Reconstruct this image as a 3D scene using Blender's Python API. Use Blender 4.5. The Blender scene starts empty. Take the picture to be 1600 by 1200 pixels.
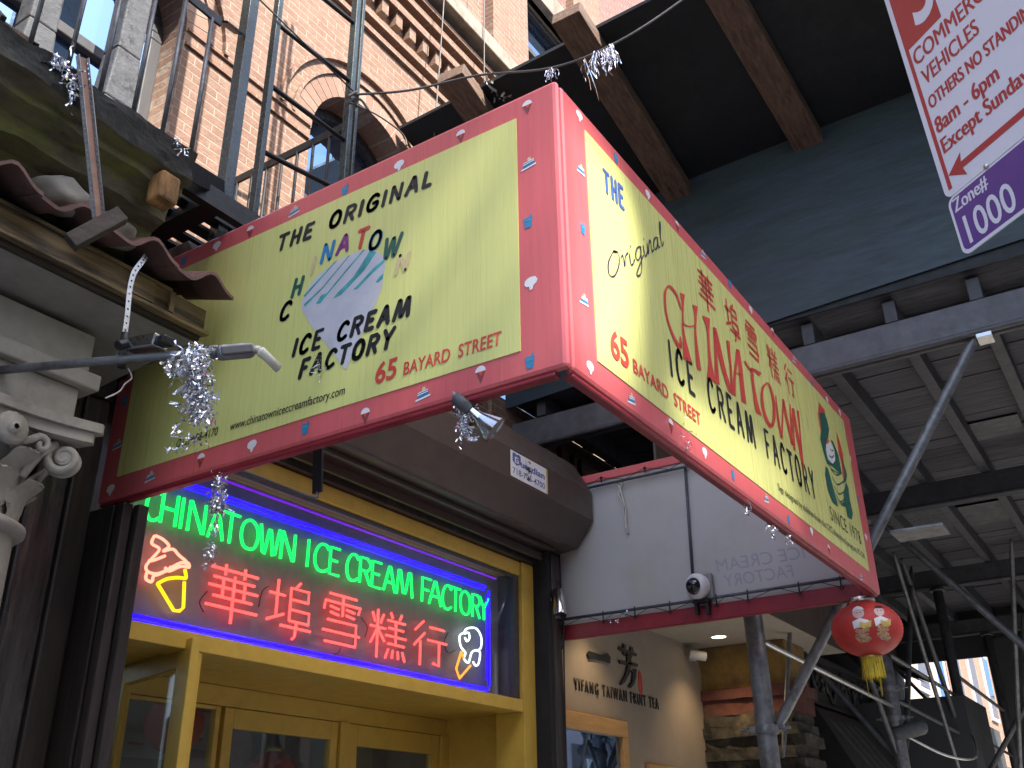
import bpy, bmesh, math, random
from mathutils import Vector, Matrix
random.seed(7)
R_ = math.radians
S = bpy.context.scene
COL = S.collection

# ------------------------------------------------------------------ camera
FPX = 1526.0                      # focal length in pixels of the 1600 px wide photograph
YAW, PITCH, ROLL = 0.573, 0.446, -0.0141
CAM = Vector((-2.451, -1.369, 1.599))
fw = Vector((math.cos(PITCH)*math.cos(YAW), math.cos(PITCH)*math.sin(YAW), math.sin(PITCH)))
rt0 = Vector((math.sin(YAW), -math.cos(YAW), 0)); up0 = rt0.cross(fw)
rt = math.cos(ROLL)*rt0 + math.sin(ROLL)*up0
up = -math.sin(ROLL)*rt0 + math.cos(ROLL)*up0
cd = bpy.data.cameras.new('camera'); cam = bpy.data.objects.new('camera', cd); COL.objects.link(cam)
cd.sensor_width = 36; cd.lens = FPX/1600*36; cd.clip_start = .05; cd.clip_end = 500
cam.matrix_world = Matrix(((rt.x, up.x, -fw.x, CAM.x), (rt.y, up.y, -fw.y, CAM.y), (rt.z, up.z, -fw.z, CAM.z), (0, 0, 0, 1)))
S.camera = cam

# ------------------------------------------------------------------ light
SUN = Vector((-0.20, -0.62, 0.76)).normalized()           # direction towards the sun
w = bpy.data.worlds.new('World'); S.world = w; w.use_nodes = True
nt = w.node_tree; bg = nt.nodes['Background']
sky = nt.nodes.new('ShaderNodeTexSky'); sky.sky_type = 'NISHITA'; sky.sun_disc = False
sky.sun_elevation = math.asin(SUN.z); sky.sun_rotation = math.atan2(SUN.x, SUN.y)
sky.air_density = 1.0; sky.dust_density = 2.5; sky.ozone_density = 1.5
nt.links.new(sky.outputs[0], bg.inputs[0]); bg.inputs[1].default_value = 0.15
sd = bpy.data.lights.new('sun', 'SUN'); sun = bpy.data.objects.new('sun', sd); COL.objects.link(sun)
sd.energy = 3.9; sd.angle = R_(.53); sd.color = (1, .95, .88)
sun.rotation_euler = SUN.to_track_quat('Z', 'Y').to_euler(); sun.location = (0, 0, 40)
S.view_settings.view_transform = 'Standard'; S.view_settings.look = 'None'
S.view_settings.exposure = 1.86; S.view_settings.gamma = 1
S.cycles.max_bounces = 8; S.cycles.diffuse_bounces = 5; S.cycles.glossy_bounces = 4

# ------------------------------------------------------------------ pixel of the photograph -> point of a real plane
def ray(x, y): return rt*((x-800)/FPX) - up*((y-600)/FPX) + fw
def on(ax, val, x, y):
    d = ray(x, y); t = (val-CAM[ax])/d[ax]; return CAM + d*t
def onp(P, N, x, y):
    d = ray(x, y); t = (P-CAM).dot(N)/d.dot(N); return CAM + d*t
D, L = 2.408, 3.857               # sign: depth from the facade and length along it
X3, Y3, Z3 = Vector((1, 0, 0)), Vector((0, 1, 0)), Vector((0, 0, 1))

# ------------------------------------------------------------------ materials
def principled(name):
    m = bpy.data.materials.new(name); m.use_nodes = True
    return m, m.node_tree.nodes, m.node_tree.links, m.node_tree.nodes['Principled BSDF']
def noise(n, l, scale, detail=6, rough=.6, stretch=None, loc=(0, 0, 0)):
    tc = n.new('ShaderNodeTexCoord'); mp = n.new('ShaderNodeMapping'); t = n.new('ShaderNodeTexNoise')
    if stretch: mp.inputs['Scale'].default_value = stretch
    mp.inputs['Location'].default_value = loc
    l.new(tc.outputs['Object'], mp.inputs[0]); l.new(mp.outputs[0], t.inputs['Vector'])
    t.inputs['Scale'].default_value = scale; t.inputs['Detail'].default_value = detail; t.inputs['Roughness'].default_value = rough
    return t
def ramp(n, l, src, stops):
    r = n.new('ShaderNodeValToRGB'); e = r.color_ramp.elements
    while len(e) < len(stops): e.new(.5)
    for el, (p, c) in zip(e, stops): el.position = p; el.color = (*c, 1) if len(c) == 3 else c
    l.new(src, r.inputs[0]); return r
def mixc(n, l, fac, a, b, mode='MIX'):
    x = n.new('ShaderNodeMix'); x.data_type = 'RGBA'; x.blend_type = mode
    for sock, v in ((x.inputs[0], fac), (x.inputs[6], a), (x.inputs[7], b)):
        if hasattr(v, 'is_linked') or hasattr(v, 'links'): l.new(v, sock)
        elif isinstance(v, (int, float)): sock.default_value = v
        else: sock.default_value = (*v, 1)
    return x.outputs[2]
def bumpn(n, l, b, height, strength, dist=.01):
    bp = n.new('ShaderNodeBump'); bp.inputs['Strength'].default_value = strength; bp.inputs['Distance'].default_value = dist
    l.new(height, bp.inputs['Height']); l.new(bp.outputs[0], b.inputs['Normal'])
def mat(name, c, rough=.6, metal=0, var=.2, scale=6, stretch=None, c2=None, lo=.5, hi=.68, bump=.0, bscale=60, spec=.5, s2=1.3, coat=0):
    """base colour with fine mottling, plus worn or dirty patches of colour c2"""
    m, n, l, b = principled(name)
    t = noise(n, l, scale, 8, .65, stretch)
    a = ramp(n, l, t.outputs[0], [(.3, [x*(1-var) for x in c]), (.7, [min(1, x*(1+var)) for x in c])]).outputs[0]
    if c2:
        t2 = noise(n, l, s2, 10, .7, stretch, (3.1, 7.7, 1.3))
        f = ramp(n, l, t2.outputs[0], [(lo, (0, 0, 0)), (hi, (1, 1, 1))]).outputs[0]
        a = mixc(n, l, f, a, c2)
    l.new(a, b.inputs['Base Color'])
    b.inputs['Metallic'].default_value = metal; b.inputs['Specular IOR Level'].default_value = spec
    if coat: b.inputs['Coat Weight'].default_value = coat; b.inputs['Coat Roughness'].default_value = .15
    tr = noise(n, l, scale*2.7, 6, .6, stretch)
    rr = ramp(n, l, tr.outputs[0], [(.3, [max(.02, rough-.08)]*3), (.7, [min(1, rough+.1)]*3)])
    l.new(rr.outputs[0], b.inputs['Roughness'])
    if bump:
        tb = noise(n, l, bscale, 8, .65, stretch); bumpn(n, l, b, tb.outputs[0], bump)
    return m
def brick(name, ax, cols, mortar, bw=.205, bh=.068, ms=.006, stain=None):
    m, n, l, b = principled(name)
    tc = n.new('ShaderNodeTexCoord'); sx = n.new('ShaderNodeSeparateXYZ'); cx = n.new('ShaderNodeCombineXYZ')
    l.new(tc.outputs['Object'], sx.inputs[0]); l.new(sx.outputs[ax], cx.inputs[0]); l.new(sx.outputs[2], cx.inputs[1])
    # slightly wavy courses
    nz = noise(n, l, 5, 3); vm = n.new('ShaderNodeVectorMath'); vm.operation = 'MULTIPLY_ADD'
    l.new(nz.outputs[1], vm.inputs[0]); vm.inputs[1].default_value = (.006, .006, 0); l.new(cx.outputs[0], vm.inputs[2])
    bt = n.new('ShaderNodeTexBrick'); l.new(vm.outputs[0], bt.inputs['Vector'])
    bt.inputs['Scale'].default_value = 1; bt.inputs['Brick Width'].default_value = bw; bt.inputs['Row Height'].default_value = bh
    bt.inputs['Mortar Size'].default_value = ms; bt.inputs['Mortar Smooth'].default_value = .3; bt.inputs['Bias'].default_value = 0
    bt.inputs['Color1'].default_value = (*cols[0], 1); bt.inputs['Color2'].default_value = (*cols[1], 1); bt.inputs['Mortar'].default_value = (*mortar, 1)
    t1 = noise(n, l, 2.2, 8, .7); f1 = ramp(n, l, t1.outputs[0], [(.42, (0, 0, 0)), (.7, (1, 1, 1))]).outputs[0]
    a = mixc(n, l, f1, bt.outputs[0], cols[2]); 
    # let the joints survive the wash
    a = mixc(n, l, .45, bt.outputs[0], a)
    t2 = noise(n, l, 26, 8, .75); g = ramp(n, l, t2.outputs[0], [(.3, (.72, .7, .68)), (.7, (1.15, 1.15, 1.15))]).outputs[0]
    a = mixc(n, l, 1.0, a, g, 'MULTIPLY')
    if stain:
        t3 = noise(n, l, .8, 9, .7, (1, 1, .35)); f3 = ramp(n, l, t3.outputs[0], [(.55, (0, 0, 0)), (.75, (.7, .7, .7))]).outputs[0]
        a = mixc(n, l, f3, a, stain)
    l.new(a, b.inputs['Base Color']); b.inputs['Roughness'].default_value = .85; b.inputs['Specular IOR Level'].default_value = .25
    ad = n.new('ShaderNodeMath'); ad.operation = 'MULTIPLY_ADD'; l.new(bt.outputs['Fac'], ad.inputs[0]); ad.inputs[1].default_value = -1.0
    l.new(t2.outputs[0], ad.inputs[2]); bumpn(n, l, b, ad.outputs[0], .7, .008)
    return m
def emis(name, c, k):
    m, n, l, b = principled(name)
    b.inputs['Base Color'].default_value = (.02, .02, .02, 1); b.inputs['Emission Color'].default_value = (*c, 1)
    b.inputs['Emission Strength'].default_value = k; b.inputs['Roughness'].default_value = .3
    return m
def glassy(name, tint, refl, rough=.02, veil=.0):
    m = bpy.data.materials.new(name); m.use_nodes = True; n = m.node_tree.nodes; l = m.node_tree.links
    for x in list(n):
        if x.type != 'OUTPUT_MATERIAL': n.remove(x)
    o = [x for x in n if x.type == 'OUTPUT_MATERIAL'][0]
    tr = n.new('ShaderNodeBsdfTransparent'); tr.inputs[0].default_value = (*tint, 1)
    gl = n.new('ShaderNodeBsdfGlossy'); gl.inputs[1].default_value = rough; gl.inputs[0].default_value = (.9, .95, 1, 1)
    mx = n.new('ShaderNodeMixShader'); mx.inputs[0].default_value = refl
    l.new(tr.outputs[0], mx.inputs[1]); l.new(gl.outputs[0], mx.inputs[2])
    df = n.new('ShaderNodeBsdfDiffuse'); df.inputs[0].default_value = (.3, .29, .26, 1)  # grey diffuse veil, lightens the glass in place of a lit room
    m2 = n.new('ShaderNodeMixShader'); l.new(mx.outputs[0], m2.inputs[1]); l.new(df.outputs[0], m2.inputs[2])
    t = noise(n, l, 3, 8, .7); r = ramp(n, l, t.outputs[0], [(.3, (veil*.4,)*3), (.75, (min(1, veil*1.6),)*3)])
    l.new(r.outputs[0], m2.inputs[0]); l.new(m2.outputs[0], o.inputs[0])
    return m

M = {}
M['vred'] = mat('red_vinyl', (.60, .115, .125), .33, var=.08, scale=3, stretch=(14, 14, .5), bump=.04, bscale=4, c2=(.54, .12, .11), lo=.5, hi=.8)
M['vyel'] = mat('yellow_vinyl', (.63, .64, .225), .3, var=.045, scale=3, stretch=(22, 22, .4), bump=.03, bscale=5, c2=(.57, .60, .24), lo=.55, hi=.9, s2=.5)
M['ink'] = mat('black_ink', (.010, .011, .014), .5, var=.2, scale=9, c2=(.03, .03, .03), lo=.66, hi=.8, s2=9)
M['redink'] = mat('red_ink', (.60, .06, .05), .4, var=.15, scale=5)
M['pinkink'] = mat('faded_pink_ink', (.60, .48, .27), .4, var=.1)
M['purpleink'] = mat('purple_ink', (.22, .03, .20), .4, var=.1)
M['blueink'] = mat('blue_ink', (.02, .20, .42), .4, var=.1)
M['navyink'] = mat('faded_navy_ink', (.06, .12, .34), .4, var=.2)
M['greenink'] = mat('green_ink', (.015, .11, .085), .4, var=.15)
M['tealink'] = mat('teal_ink', (.05, .32, .34), .45, var=.5, scale=14)
M['plum'] = mat('dark_plum_ink', (.03, .015, .06), .4)
M['whiteink'] = mat('white_print', (.72, .72, .74), .4, var=.06)
M['greyprint'] = mat('lavender_grey_print', (.50, .50, .56), .4, var=.08, c2=(.6, .6, .64), s2=3)
M['brownink'] = mat('brown_print', (.22, .05, .05), .4)
M['inner'] = mat('white_board', (0.4045, 0.3973, 0.3829), .45, var=.05, scale=2, c2=(0.3468, 0.3034, 0.2167), lo=.52, hi=.85, s2=1.1, bump=.03, bscale=6)
M['ghost'] = mat('painted_show_through', (.31, .30, .335), .45, var=.05)
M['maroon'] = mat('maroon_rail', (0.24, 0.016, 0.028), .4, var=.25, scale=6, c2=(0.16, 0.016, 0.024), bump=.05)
M['brick'] = brick('tan_red_brick', 0, ((.275, .170, .122), (.24, .138, .096), (.295, .21, .155)), (.35, .285, .225), stain=(.18, .125, .09))
M['brickside'] = brick('brick_reveal', 1, ((.27, .16, .11), (.23, .13, .09), (.29, .2, .15)), (.35, .28, .22))
M['brickred'] = brick('red_brick', 0, ((.235, .13, .108), (.20, .10, .083), (.26, .165, .14)), (.33, .275, .25))
M['soldier'] = brick('brick_voussoirs', 0, ((.50, .26, .15), (.42, .2, .12), (.5, .32, .2)), (.60, .46, .34), bw=.5, bh=.5, ms=.0)
M['ledge'] = mat('weathered_stone', (0.288, 0.24, 0.184), .85, var=.25, scale=7, c2=(0.112, 0.096, 0.072), lo=.5, hi=.7, bump=.4, bscale=40)
M['moss'] = mat('mossy_stone', (0.115, 0.09775, 0.06325), .95, var=.5, scale=9, c2=(0.1495, 0.161, 0.0345), lo=.48, hi=.62, s2=2.6, bump=.9, bscale=22, stretch=(.7, 1.5, 1.5))
M['blackgrime'] = mat('sooty_edge', (0.018, 0.018, 0.015), .9, var=.5, scale=10, c2=(0.09, 0.09, 0.06), lo=.6, hi=.72, bump=.6, bscale=50)
M['rot'] = mat('rotten_wood', (.32, .17, .06), .9, var=.55, scale=16, stretch=(1, 1, .3), c2=(.08, .04, .02), lo=.45, hi=.6, s2=6, bump=.8)
M['fe'] = mat('green_black_paint', (.034, .048, .048), .27, var=.35, scale=12, c2=(.10, .115, .11), lo=.62, hi=.8, s2=5, bump=.12, bscale=45)
M['feblack'] = mat('black_iron', (0.007, 0.0077, 0.0084), .55, var=.4, scale=12, c2=(0.035, 0.0315, 0.028), lo=.62, hi=.8, s2=6, bump=.15)
M['strut'] = mat('slotted_zinc', (.30, .30, .31), .5, .2, var=.15, scale=20)
M['primer'] = mat('pink_primer', (.30, .17, .12), .7, var=.2, scale=20)
M['softbeam'] = mat('grey_steel_pipe_paint', (0.107, 0.1026, 0.1112), .5, .2, var=.25, scale=6, c2=(0.06415, 0.0613, 0.067), bump=.15)
M['rod'] = mat('worn_steel_rod', (.11, .115, .12), .4, .6, var=.4, scale=20)
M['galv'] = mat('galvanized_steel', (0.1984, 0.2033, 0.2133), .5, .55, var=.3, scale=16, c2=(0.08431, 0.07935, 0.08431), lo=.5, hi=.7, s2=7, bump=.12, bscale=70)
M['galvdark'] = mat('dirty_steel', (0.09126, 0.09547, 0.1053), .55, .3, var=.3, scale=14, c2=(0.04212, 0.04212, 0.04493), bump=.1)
M['beam'] = mat('grey_beam_paint', (0.063, 0.063, 0.072), .55, .15, var=.22, scale=6, c2=(0.0315, 0.0297, 0.0342), lo=.5, hi=.75, bump=.1)
M['joist'] = mat('dark_joist', (0.0585, 0.0585, 0.0676), .65, var=.3, scale=8, c2=(0.0325, 0.0312, 0.0338), bump=.15)
M['deck'] = mat('deck_planks', (0.06548, 0.06548, 0.07901), .75, var=.55, scale=5, stretch=(9, .55, 9), c2=(0.1242, 0.1242, 0.1411), lo=.56, hi=.72, s2=2.2, bump=.6, bscale=10)
M['ply'] = mat('dark_green_plywood', (0.0208, 0.0377, 0.0403), .45, var=.4, scale=3.0, stretch=(1, .6, 3.4), c2=(0.0338, 0.0494, 0.0715), lo=.46, hi=.66, s2=1.4, bump=.2, bscale=8)
M['plyblack'] = mat('black_panel', (0.008554, 0.01058, 0.01275), .6, var=.3, scale=5, c2=(0.014, 0.0171, 0.02022))
M['timber'] = mat('weathered_timber', (0.1439, 0.08979, 0.05986), .8, var=.4, scale=5, stretch=(.9, 7, 7), c2=(0.06332, 0.03684, 0.02763), lo=.52, hi=.68, s2=2.2, bump=.4, bscale=14)
M['shut'] = mat('brown_metal', (0.084, 0.0615, 0.051), .5, .1, var=.08, scale=4, c2=(0.066, 0.051, 0.0435), lo=.5, hi=.8, bump=.03)
M['darkmetal'] = mat('dark_brown_metal', (0.04388, 0.03713, 0.03375), .35, .2, var=.4, scale=5, stretch=(6, 6, .6), c2=(0.1266, 0.1046, 0.08438), lo=.54, hi=.76, bump=.06)
M['greymetal'] = mat('scuffed_grey_metal', (0.084, 0.0816, 0.078), .26, .4, var=.5, scale=4, stretch=(6, 6, .5), c2=(0.288, 0.27, 0.24), lo=.52, hi=.72, s2=1.5)
M['rust'] = mat('rusty_hasp', (.10, .045, .03), .8, .3, var=.5, scale=30, bump=.4)
M['yframe'] = mat('mustard_paint', (0.6178, 0.4099, 0.07128), .42, var=.10, scale=8, c2=(0.4514, 0.297, 0.0594), lo=.56, hi=.75, s2=3, bump=.06, bscale=30)
M['neonback'] = mat('smoky_plexiglass', (0.2295, 0.216, 0.2228), .4, var=.15, scale=3, c2=(0.162, 0.1553, 0.1553), lo=.5, hi=.7, s2=2, spec=.3)
M['stucco'] = mat('grey_stucco', (0.2587, 0.2415, 0.2156), .9, var=.12, scale=12, c2=(0.1639, 0.1509, 0.1294), lo=.45, hi=.75, s2=1.6, bump=.25, bscale=40)
M['stone'] = mat('pale_plaster_stone', (0.3468, 0.3228, 0.2794), .85, var=.10, scale=14, c2=(0.2119, 0.1926, 0.1685), lo=.5, hi=.72, s2=4, bump=.15, bscale=50)
M['tile'] = mat('terracotta_tile', (0.1403, 0.07225, 0.0595), .75, var=.25, scale=9, c2=(0.0595, 0.0357, 0.02975), lo=.5, hi=.7, s2=4, bump=.2)
M['fascia'] = mat('stained_fascia_wood', (0.23, 0.1552, 0.0713), .6, var=.35, scale=4, stretch=(.8, 8, 8), c2=(0.04025, 0.0299, 0.0207), lo=.47, hi=.62, s2=2.2, bump=.2)
M['darkwood'] = mat('dark_wood', (.055, .038, .026), .7, var=.4, scale=5, stretch=(.8, 8, 8), c2=(.02, .015, .012), bump=.25)
M['foil'] = mat('silver_foil', (.82, .83, .88), .16, 1.0, var=.05)
M['chrome'] = mat('polished_steel', (.62, .62, .64), .18, 1.0, var=.1)
M['alu'] = mat('brushed_aluminium', (.55, .55, .54), .32, .9, var=.12, scale=20)
M['capwhite'] = mat('cream_plastic', (.62, .60, .52), .45, var=.06)
M['blackplastic'] = mat('black_plastic', (.012, .012, .014), .3)
M['whiteplastic'] = mat('white_plastic', (.60, .60, .60), .35, var=.06, c2=(.45, .45, .45))
M['dome'] = mat('smoked_dome', (.006, .007, .01), .06, spec=.8)
M['greybox'] = mat('grey_enclosure', (.20, .20, .20), .5, var=.1)
M['redpaper'] = mat('red_silk', (.46, .032, .026), .55, var=.2, scale=10, c2=(.36, .03, .025))
M['gold'] = mat('gold_trim', (.55, .36, .10), .35, .8, var=.2)
M['silvercap'] = mat('silver_cap', (.7, .68, .62), .2, 1.0)
M['fringe'] = mat('yellow_fringe', (.62, .46, .03), .7, var=.35, scale=60, stretch=(6, 6, .4))
M['flesh'] = mat('pale_pink_print', (.62, .42, .40), .5)
M['yprint'] = mat('yellow_print', (.6, .42, .10), .5, var=.2, scale=30)
M['gprint'] = mat('gold_robe_print', (.45, .26, .14), .5, var=.7, scale=70)
M['cable'] = mat('grey_cable', (.13, .115, .105), .6, var=.2)
M['blackcable'] = mat('black_cable', (.012, .012, .013), .5)
M['whitecable'] = mat('off_white_cord', (.45, .42, .38), .7)
M['wallcream'] = mat('cream_shop_wall', (0.2446, 0.207, 0.1694), .8, var=.05, scale=5, c2=(0.2258, 0.1882, 0.1506), s2=1, bump=.08)
M['ceilcream'] = mat('cream_soffit', (0.34, 0.306, 0.2584), .8, var=.04)
M['oak'] = mat('oak_frame', (.42, .25, .10), .5, var=.2, scale=4, stretch=(.8, 7, 7), bump=.1)
M['pier_ochre'] = mat('ochre_plaster', (0.21, 0.133, 0.0385), .9, var=.3, scale=7, c2=(0.112, 0.063, 0.035), lo=.5, hi=.65, s2=2.5, bump=.6, bscale=18)
M['pier_red'] = mat('worn_red_paint', (.095, .03, .025), .8, var=.3, scale=9, c2=(.10, .07, .05), lo=.55, hi=.7, s2=4, bump=.4)
M['pier_rock'] = mat('dark_rough_stone', (.045, .042, .036), .95, var=.5, scale=12, c2=(.12, .10, .07), lo=.55, hi=.7, s2=5, bump=1, bscale=16)
M['iron'] = mat('dark_cast_iron', (0.03058, 0.03167, 0.03385), .6, .2, var=.4, scale=10, c2=(0.08736, 0.0819, 0.07644), lo=.58, hi=.75, bump=.3)
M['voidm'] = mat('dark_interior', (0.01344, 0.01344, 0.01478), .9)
M['shingle'] = mat('grey_shingle', (0.039, 0.0402, 0.0432), .9, var=.45, scale=9, c2=(0.072, 0.072, 0.072), lo=.55, hi=.7, s2=3, bump=.8, bscale=15)
M['redbrown'] = mat('red_brown_wood', (.10, .042, .03), .7, var=.35, scale=5, stretch=(.7, 6, 6), bump=.2)
M['signgrey'] = mat('dark_grey_sign', (0.042, 0.0432, 0.048), .5, var=.15)
M['signgreen'] = mat('weathered_grey_sign', (.05, .053, .05), .6, var=.3, scale=3, c2=(.03, .03, .03))
M['farcream'] = mat('pale_render', (0.39, 0.3225, 0.27), .8, var=.1)
M['farwhite'] = mat('white_render', (0.4896, 0.4896, 0.504), .7, var=.05)
M['asph'] = mat('asphalt', (.05, .05, .052), .9, var=.3, scale=30, bump=.3)
M['walk'] = mat('sidewalk_concrete', (.30, .29, .27), .85, var=.15, scale=6, c2=(.18, .17, .16))
M['opp'] = brick('pale_brick', 0, ((.50, .40, .32), (.44, .34, .27), (.52, .44, .36)), (.5, .46, .42))
M['signwhite'] = mat('white_reflective_sheet', (0.6121, 0.5843, 0.6399), .4, var=.03, c2=(0.5378, 0.51, 0.5564), s2=2)
M['signred'] = mat('sign_red', (.36, .022, .025), .4, var=.06)
M['signpurple'] = mat('sign_purple', (.085, .03, .20), .35, var=.05)
M['jamb'] = mat('window_frame_paint', (.055, .053, .055), .6, var=.2, scale=6, stretch=(4, 4, .6), bump=.1)
M['crack'] = mat('cracked_grey_paint', (0.065, 0.0675, 0.0725), .75, var=.25, scale=18, c2=(0.02, 0.02, 0.0225), lo=.56, hi=.64, s2=9, bump=.8, bscale=20)
M['mirror'] = None
mm, n_, l_, b_ = principled('window_glass'); b_.inputs['Base Color'].default_value = (.26, .40, .66, 1); b_.inputs['Metallic'].default_value = .95; b_.inputs['Roughness'].default_value = .02
t_ = noise(n_, l_, 1.6, 2, .4); bumpn(n_, l_, b_, t_.outputs[0], .02, .02); M['mirror'] = mm
M['pane'] = glassy('shop_glass', (.88, .9, .88), .05, .02, .07)
M['neonglass'] = glassy('transom_glass', (.97, .97, .97), .035, .03, .01)
M['ng'] = emis('neon_green', (.0, 1.0, .09), 0.8)
M['nr'] = emis('neon_red', (1.0, .05, .045), 1.25)
M['nb'] = emis('neon_blue', (.016, .003, 1.0), 0.688)
M['np'] = emis('neon_violet', (.17, .008, .75), 0.312)
M['nw'] = emis('neon_pink_white', (1.0, .20, .13), 1.15)
M['ny'] = emis('neon_yellow', (1.0, .50, .0), 0.812)
M['nc'] = emis('neon_white', (.75, .92, 1.0), 0.775)
M['no'] = emis('neon_orange', (1.0, .34, .03), 0.562)
M['lamp'] = emis('downlight_lens', (1.0, .78, .45), 5.0)

# ------------------------------------------------------------------ mesh helpers
def obj(name, bm, m, parent=None, smooth=False, bevel=0, loc=None):
    me = bpy.data.meshes.new(name)
    if isinstance(bm, bmesh.types.BMesh):
        bmesh.ops.recalc_face_normals(bm, faces=bm.faces)
        bm.to_mesh(me); bm.free()
    else: me = bm; me.name = name
    ms = m if isinstance(m, (list, tuple)) else [m]
    for x in ms: me.materials.append(x)
    if smooth:
        for p in me.polygons: p.use_smooth = True
    o = bpy.data.objects.new(name, me); COL.objects.link(o)
    if parent is not None:
        o.parent = parent
        if parent.type == 'EMPTY': o.location = -parent.location
        else: o.location = (0, 0, 0)
    elif loc is not None:
        me.transform(Matrix.Translation(-Vector(loc))); o.location = loc
    if bevel:
        b = o.modifiers.new('b', 'BEVEL'); b.width = bevel; b.segments = 2; b.limit_method = 'ANGLE'; b.angle_limit = R_(40)
    return o
def thing(name, label, cat, loc=(0, 0, 0), group=None):
    o = bpy.data.objects.new(name, None); COL.objects.link(o); o.location = loc; o.empty_display_size = .1
    o['label'] = label; o['category'] = cat
    if group: o['group'] = group
    return o
def tag(o, label, cat, group=None):
    o['label'] = label; o['category'] = cat
    if group: o['group'] = group
    return o
def struct(name, bm, m, kind='structure'):
    o = obj(name, bm, m); o['kind'] = kind; return o
def B(): return bmesh.new()
def quad(bm, *p, mi=0):
    f = bm.faces.new([bm.verts.new(Vector(q)) for q in p]); f.material_index = mi; return f
def hexa(bm, c, mi=0):
    v = [bm.verts.new(Vector(q)) for q in c]
    for i in ((0, 3, 2, 1), (4, 5, 6, 7), (0, 1, 5, 4), (1, 2, 6, 5), (2, 3, 7, 6), (3, 0, 4, 7)):
        f = bm.faces.new([v[k] for k in i]); f.material_index = mi
def box(bm, x0, x1, y0, y1, z0, z1, mi=0):
    hexa(bm, [(x0, y0, z0), (x1, y0, z0), (x1, y1, z0), (x0, y1, z0), (x0, y0, z1), (x1, y0, z1), (x1, y1, z1), (x0, y1, z1)], mi)
def bar(bm, a, b, w_, h_, upv=Z3, mi=0):
    a, b = Vector(a), Vector(b); d = (b-a).normalized(); s = d.cross(Vector(upv)).normalized(); u = s.cross(d)
    s, u = s*w_/2, u*h_/2
    hexa(bm, [a-s-u, a+s-u, a+s+u, a-s+u, b-s-u, b+s-u, b+s+u, b-s+u], mi)
def tube(bm, pts, r, n=8, closed=False, mi=0, caps=True):
    pts = [Vector(p) for p in pts]; k = len(pts); rings = []
    rr = r if isinstance(r, (list, tuple)) else [r]*k
    prev = None
    for i, p in enumerate(pts):
        if closed: d = (pts[(i+1) % k]-pts[i-1])
        else: d = pts[min(i+1, k-1)]-pts[max(i-1, 0)]
        if d.length < 1e-9: d = Z3.copy()
        d.normalize()
        s = (prev - d*prev.dot(d)) if prev is not None else None
        if s is None or s.length < 1e-4:
            s = d.cross(Z3 if abs(d.z) < .9 else X3)
        s.normalize(); prev = s; u = d.cross(s)
        rings.append([bm.verts.new(p+(s*math.cos(2*math.pi*j/n)+u*math.sin(2*math.pi*j/n))*rr[i]) for j in range(n)])
    for i in range(k if closed else k-1):
        a, b = rings[i], rings[(i+1) % k]
        for j in range(n):
            f = bm.faces.new([a[j], a[(j+1) % n], b[(j+1) % n], b[j]]); f.smooth = True; f.material_index = mi
    if caps and not closed:
        f = bm.faces.new(rings[0][::-1]); f.material_index = mi; f = bm.faces.new(rings[-1]); f.material_index = mi
def lathe(bm, prof, c, ax=Z3, n=24, mi=0, arc=None):
    """prof: (radius, height) along ax from c"""
    ax = Vector(ax).normalized(); s = ax.cross(X3 if abs(ax.x) < .9 else Y3).normalized(); u = ax.cross(s); c = Vector(c)
    rings = [[bm.verts.new(c+ax*h+(s*math.cos(2*math.pi*j/n)+u*math.sin(2*math.pi*j/n))*max(r, 1e-4)) for j in range(n)] for r, h in prof]
    for a, b in zip(rings, rings[1:]):
        for j in range(n):
            f = bm.faces.new([a[j], a[(j+1) % n], b[(j+1) % n], b[j]]); f.smooth = True; f.material_index = mi
def smooth_path(pts, sub=6, closed=False):
    P = [Vector(p) for p in pts]; k = len(P); out = []
    rng = range(k) if closed else range(k-1)
    for i in rng:
        p0 = P[i-1] if (closed or i > 0) else P[0]; p1 = P[i]; p2 = P[(i+1) % k]; p3 = P[(i+2) % k] if (closed or i+2 < k) else P[-1]
        for j in range(sub):
            t = j/sub
            out.append(.5*((2*p1)+(p2-p0)*t+(2*p0-5*p1+4*p2-p3)*t*t+(3*p1-p0-3*p2+p3)*t**3))
    if not closed: out.append(P[-1])
    return out
def plate2d(loops, t):
    """flat plate with holes from 2D loops; returns mesh data, z from 0 to t"""
    c = bpy.data.curves.new('c', 'CURVE'); c.dimensions = '2D'; c.fill_mode = 'BOTH'; c.extrude = t/2
    for lp in loops:
        s = c.splines.new('POLY'); s.points.add(len(lp)-1); s.use_cyclic_u = True
        for p, q in zip(s.points, lp): p.co = (q[0], q[1], 0, 1)
    o = bpy.data.objects.new('c', c); me = bpy.data.meshes.new_from_object(o)
    bpy.data.objects.remove(o); bpy.data.curves.remove(c)
    me.transform(Matrix.Translation((0, 0, t/2)))
    me.materials.clear()
    return me
def frame_m(O, U, V):
    U = Vector(U).normalized(); N = U.cross(Vector(V)).normalized(); V = N.cross(U)
    return Matrix(((U.x, V.x, N.x, O[0]), (U.y, V.y, N.y, O[1]), (U.z, V.z, N.z, O[2]), (0, 0, 0, 1)))
def add_me(bm, me, mi=0):
    k = len(bm.faces); bm.from_mesh(me); bm.faces.ensure_lookup_table()
    for f in bm.faces[k:]: f.material_index = mi
    bpy.data.meshes.remove(me)
def plate(bm, loops, t, O, U, V, mi=0):
    me = plate2d(loops, t); me.transform(frame_m(O, U, V)); add_me(bm, me, mi)
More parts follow.
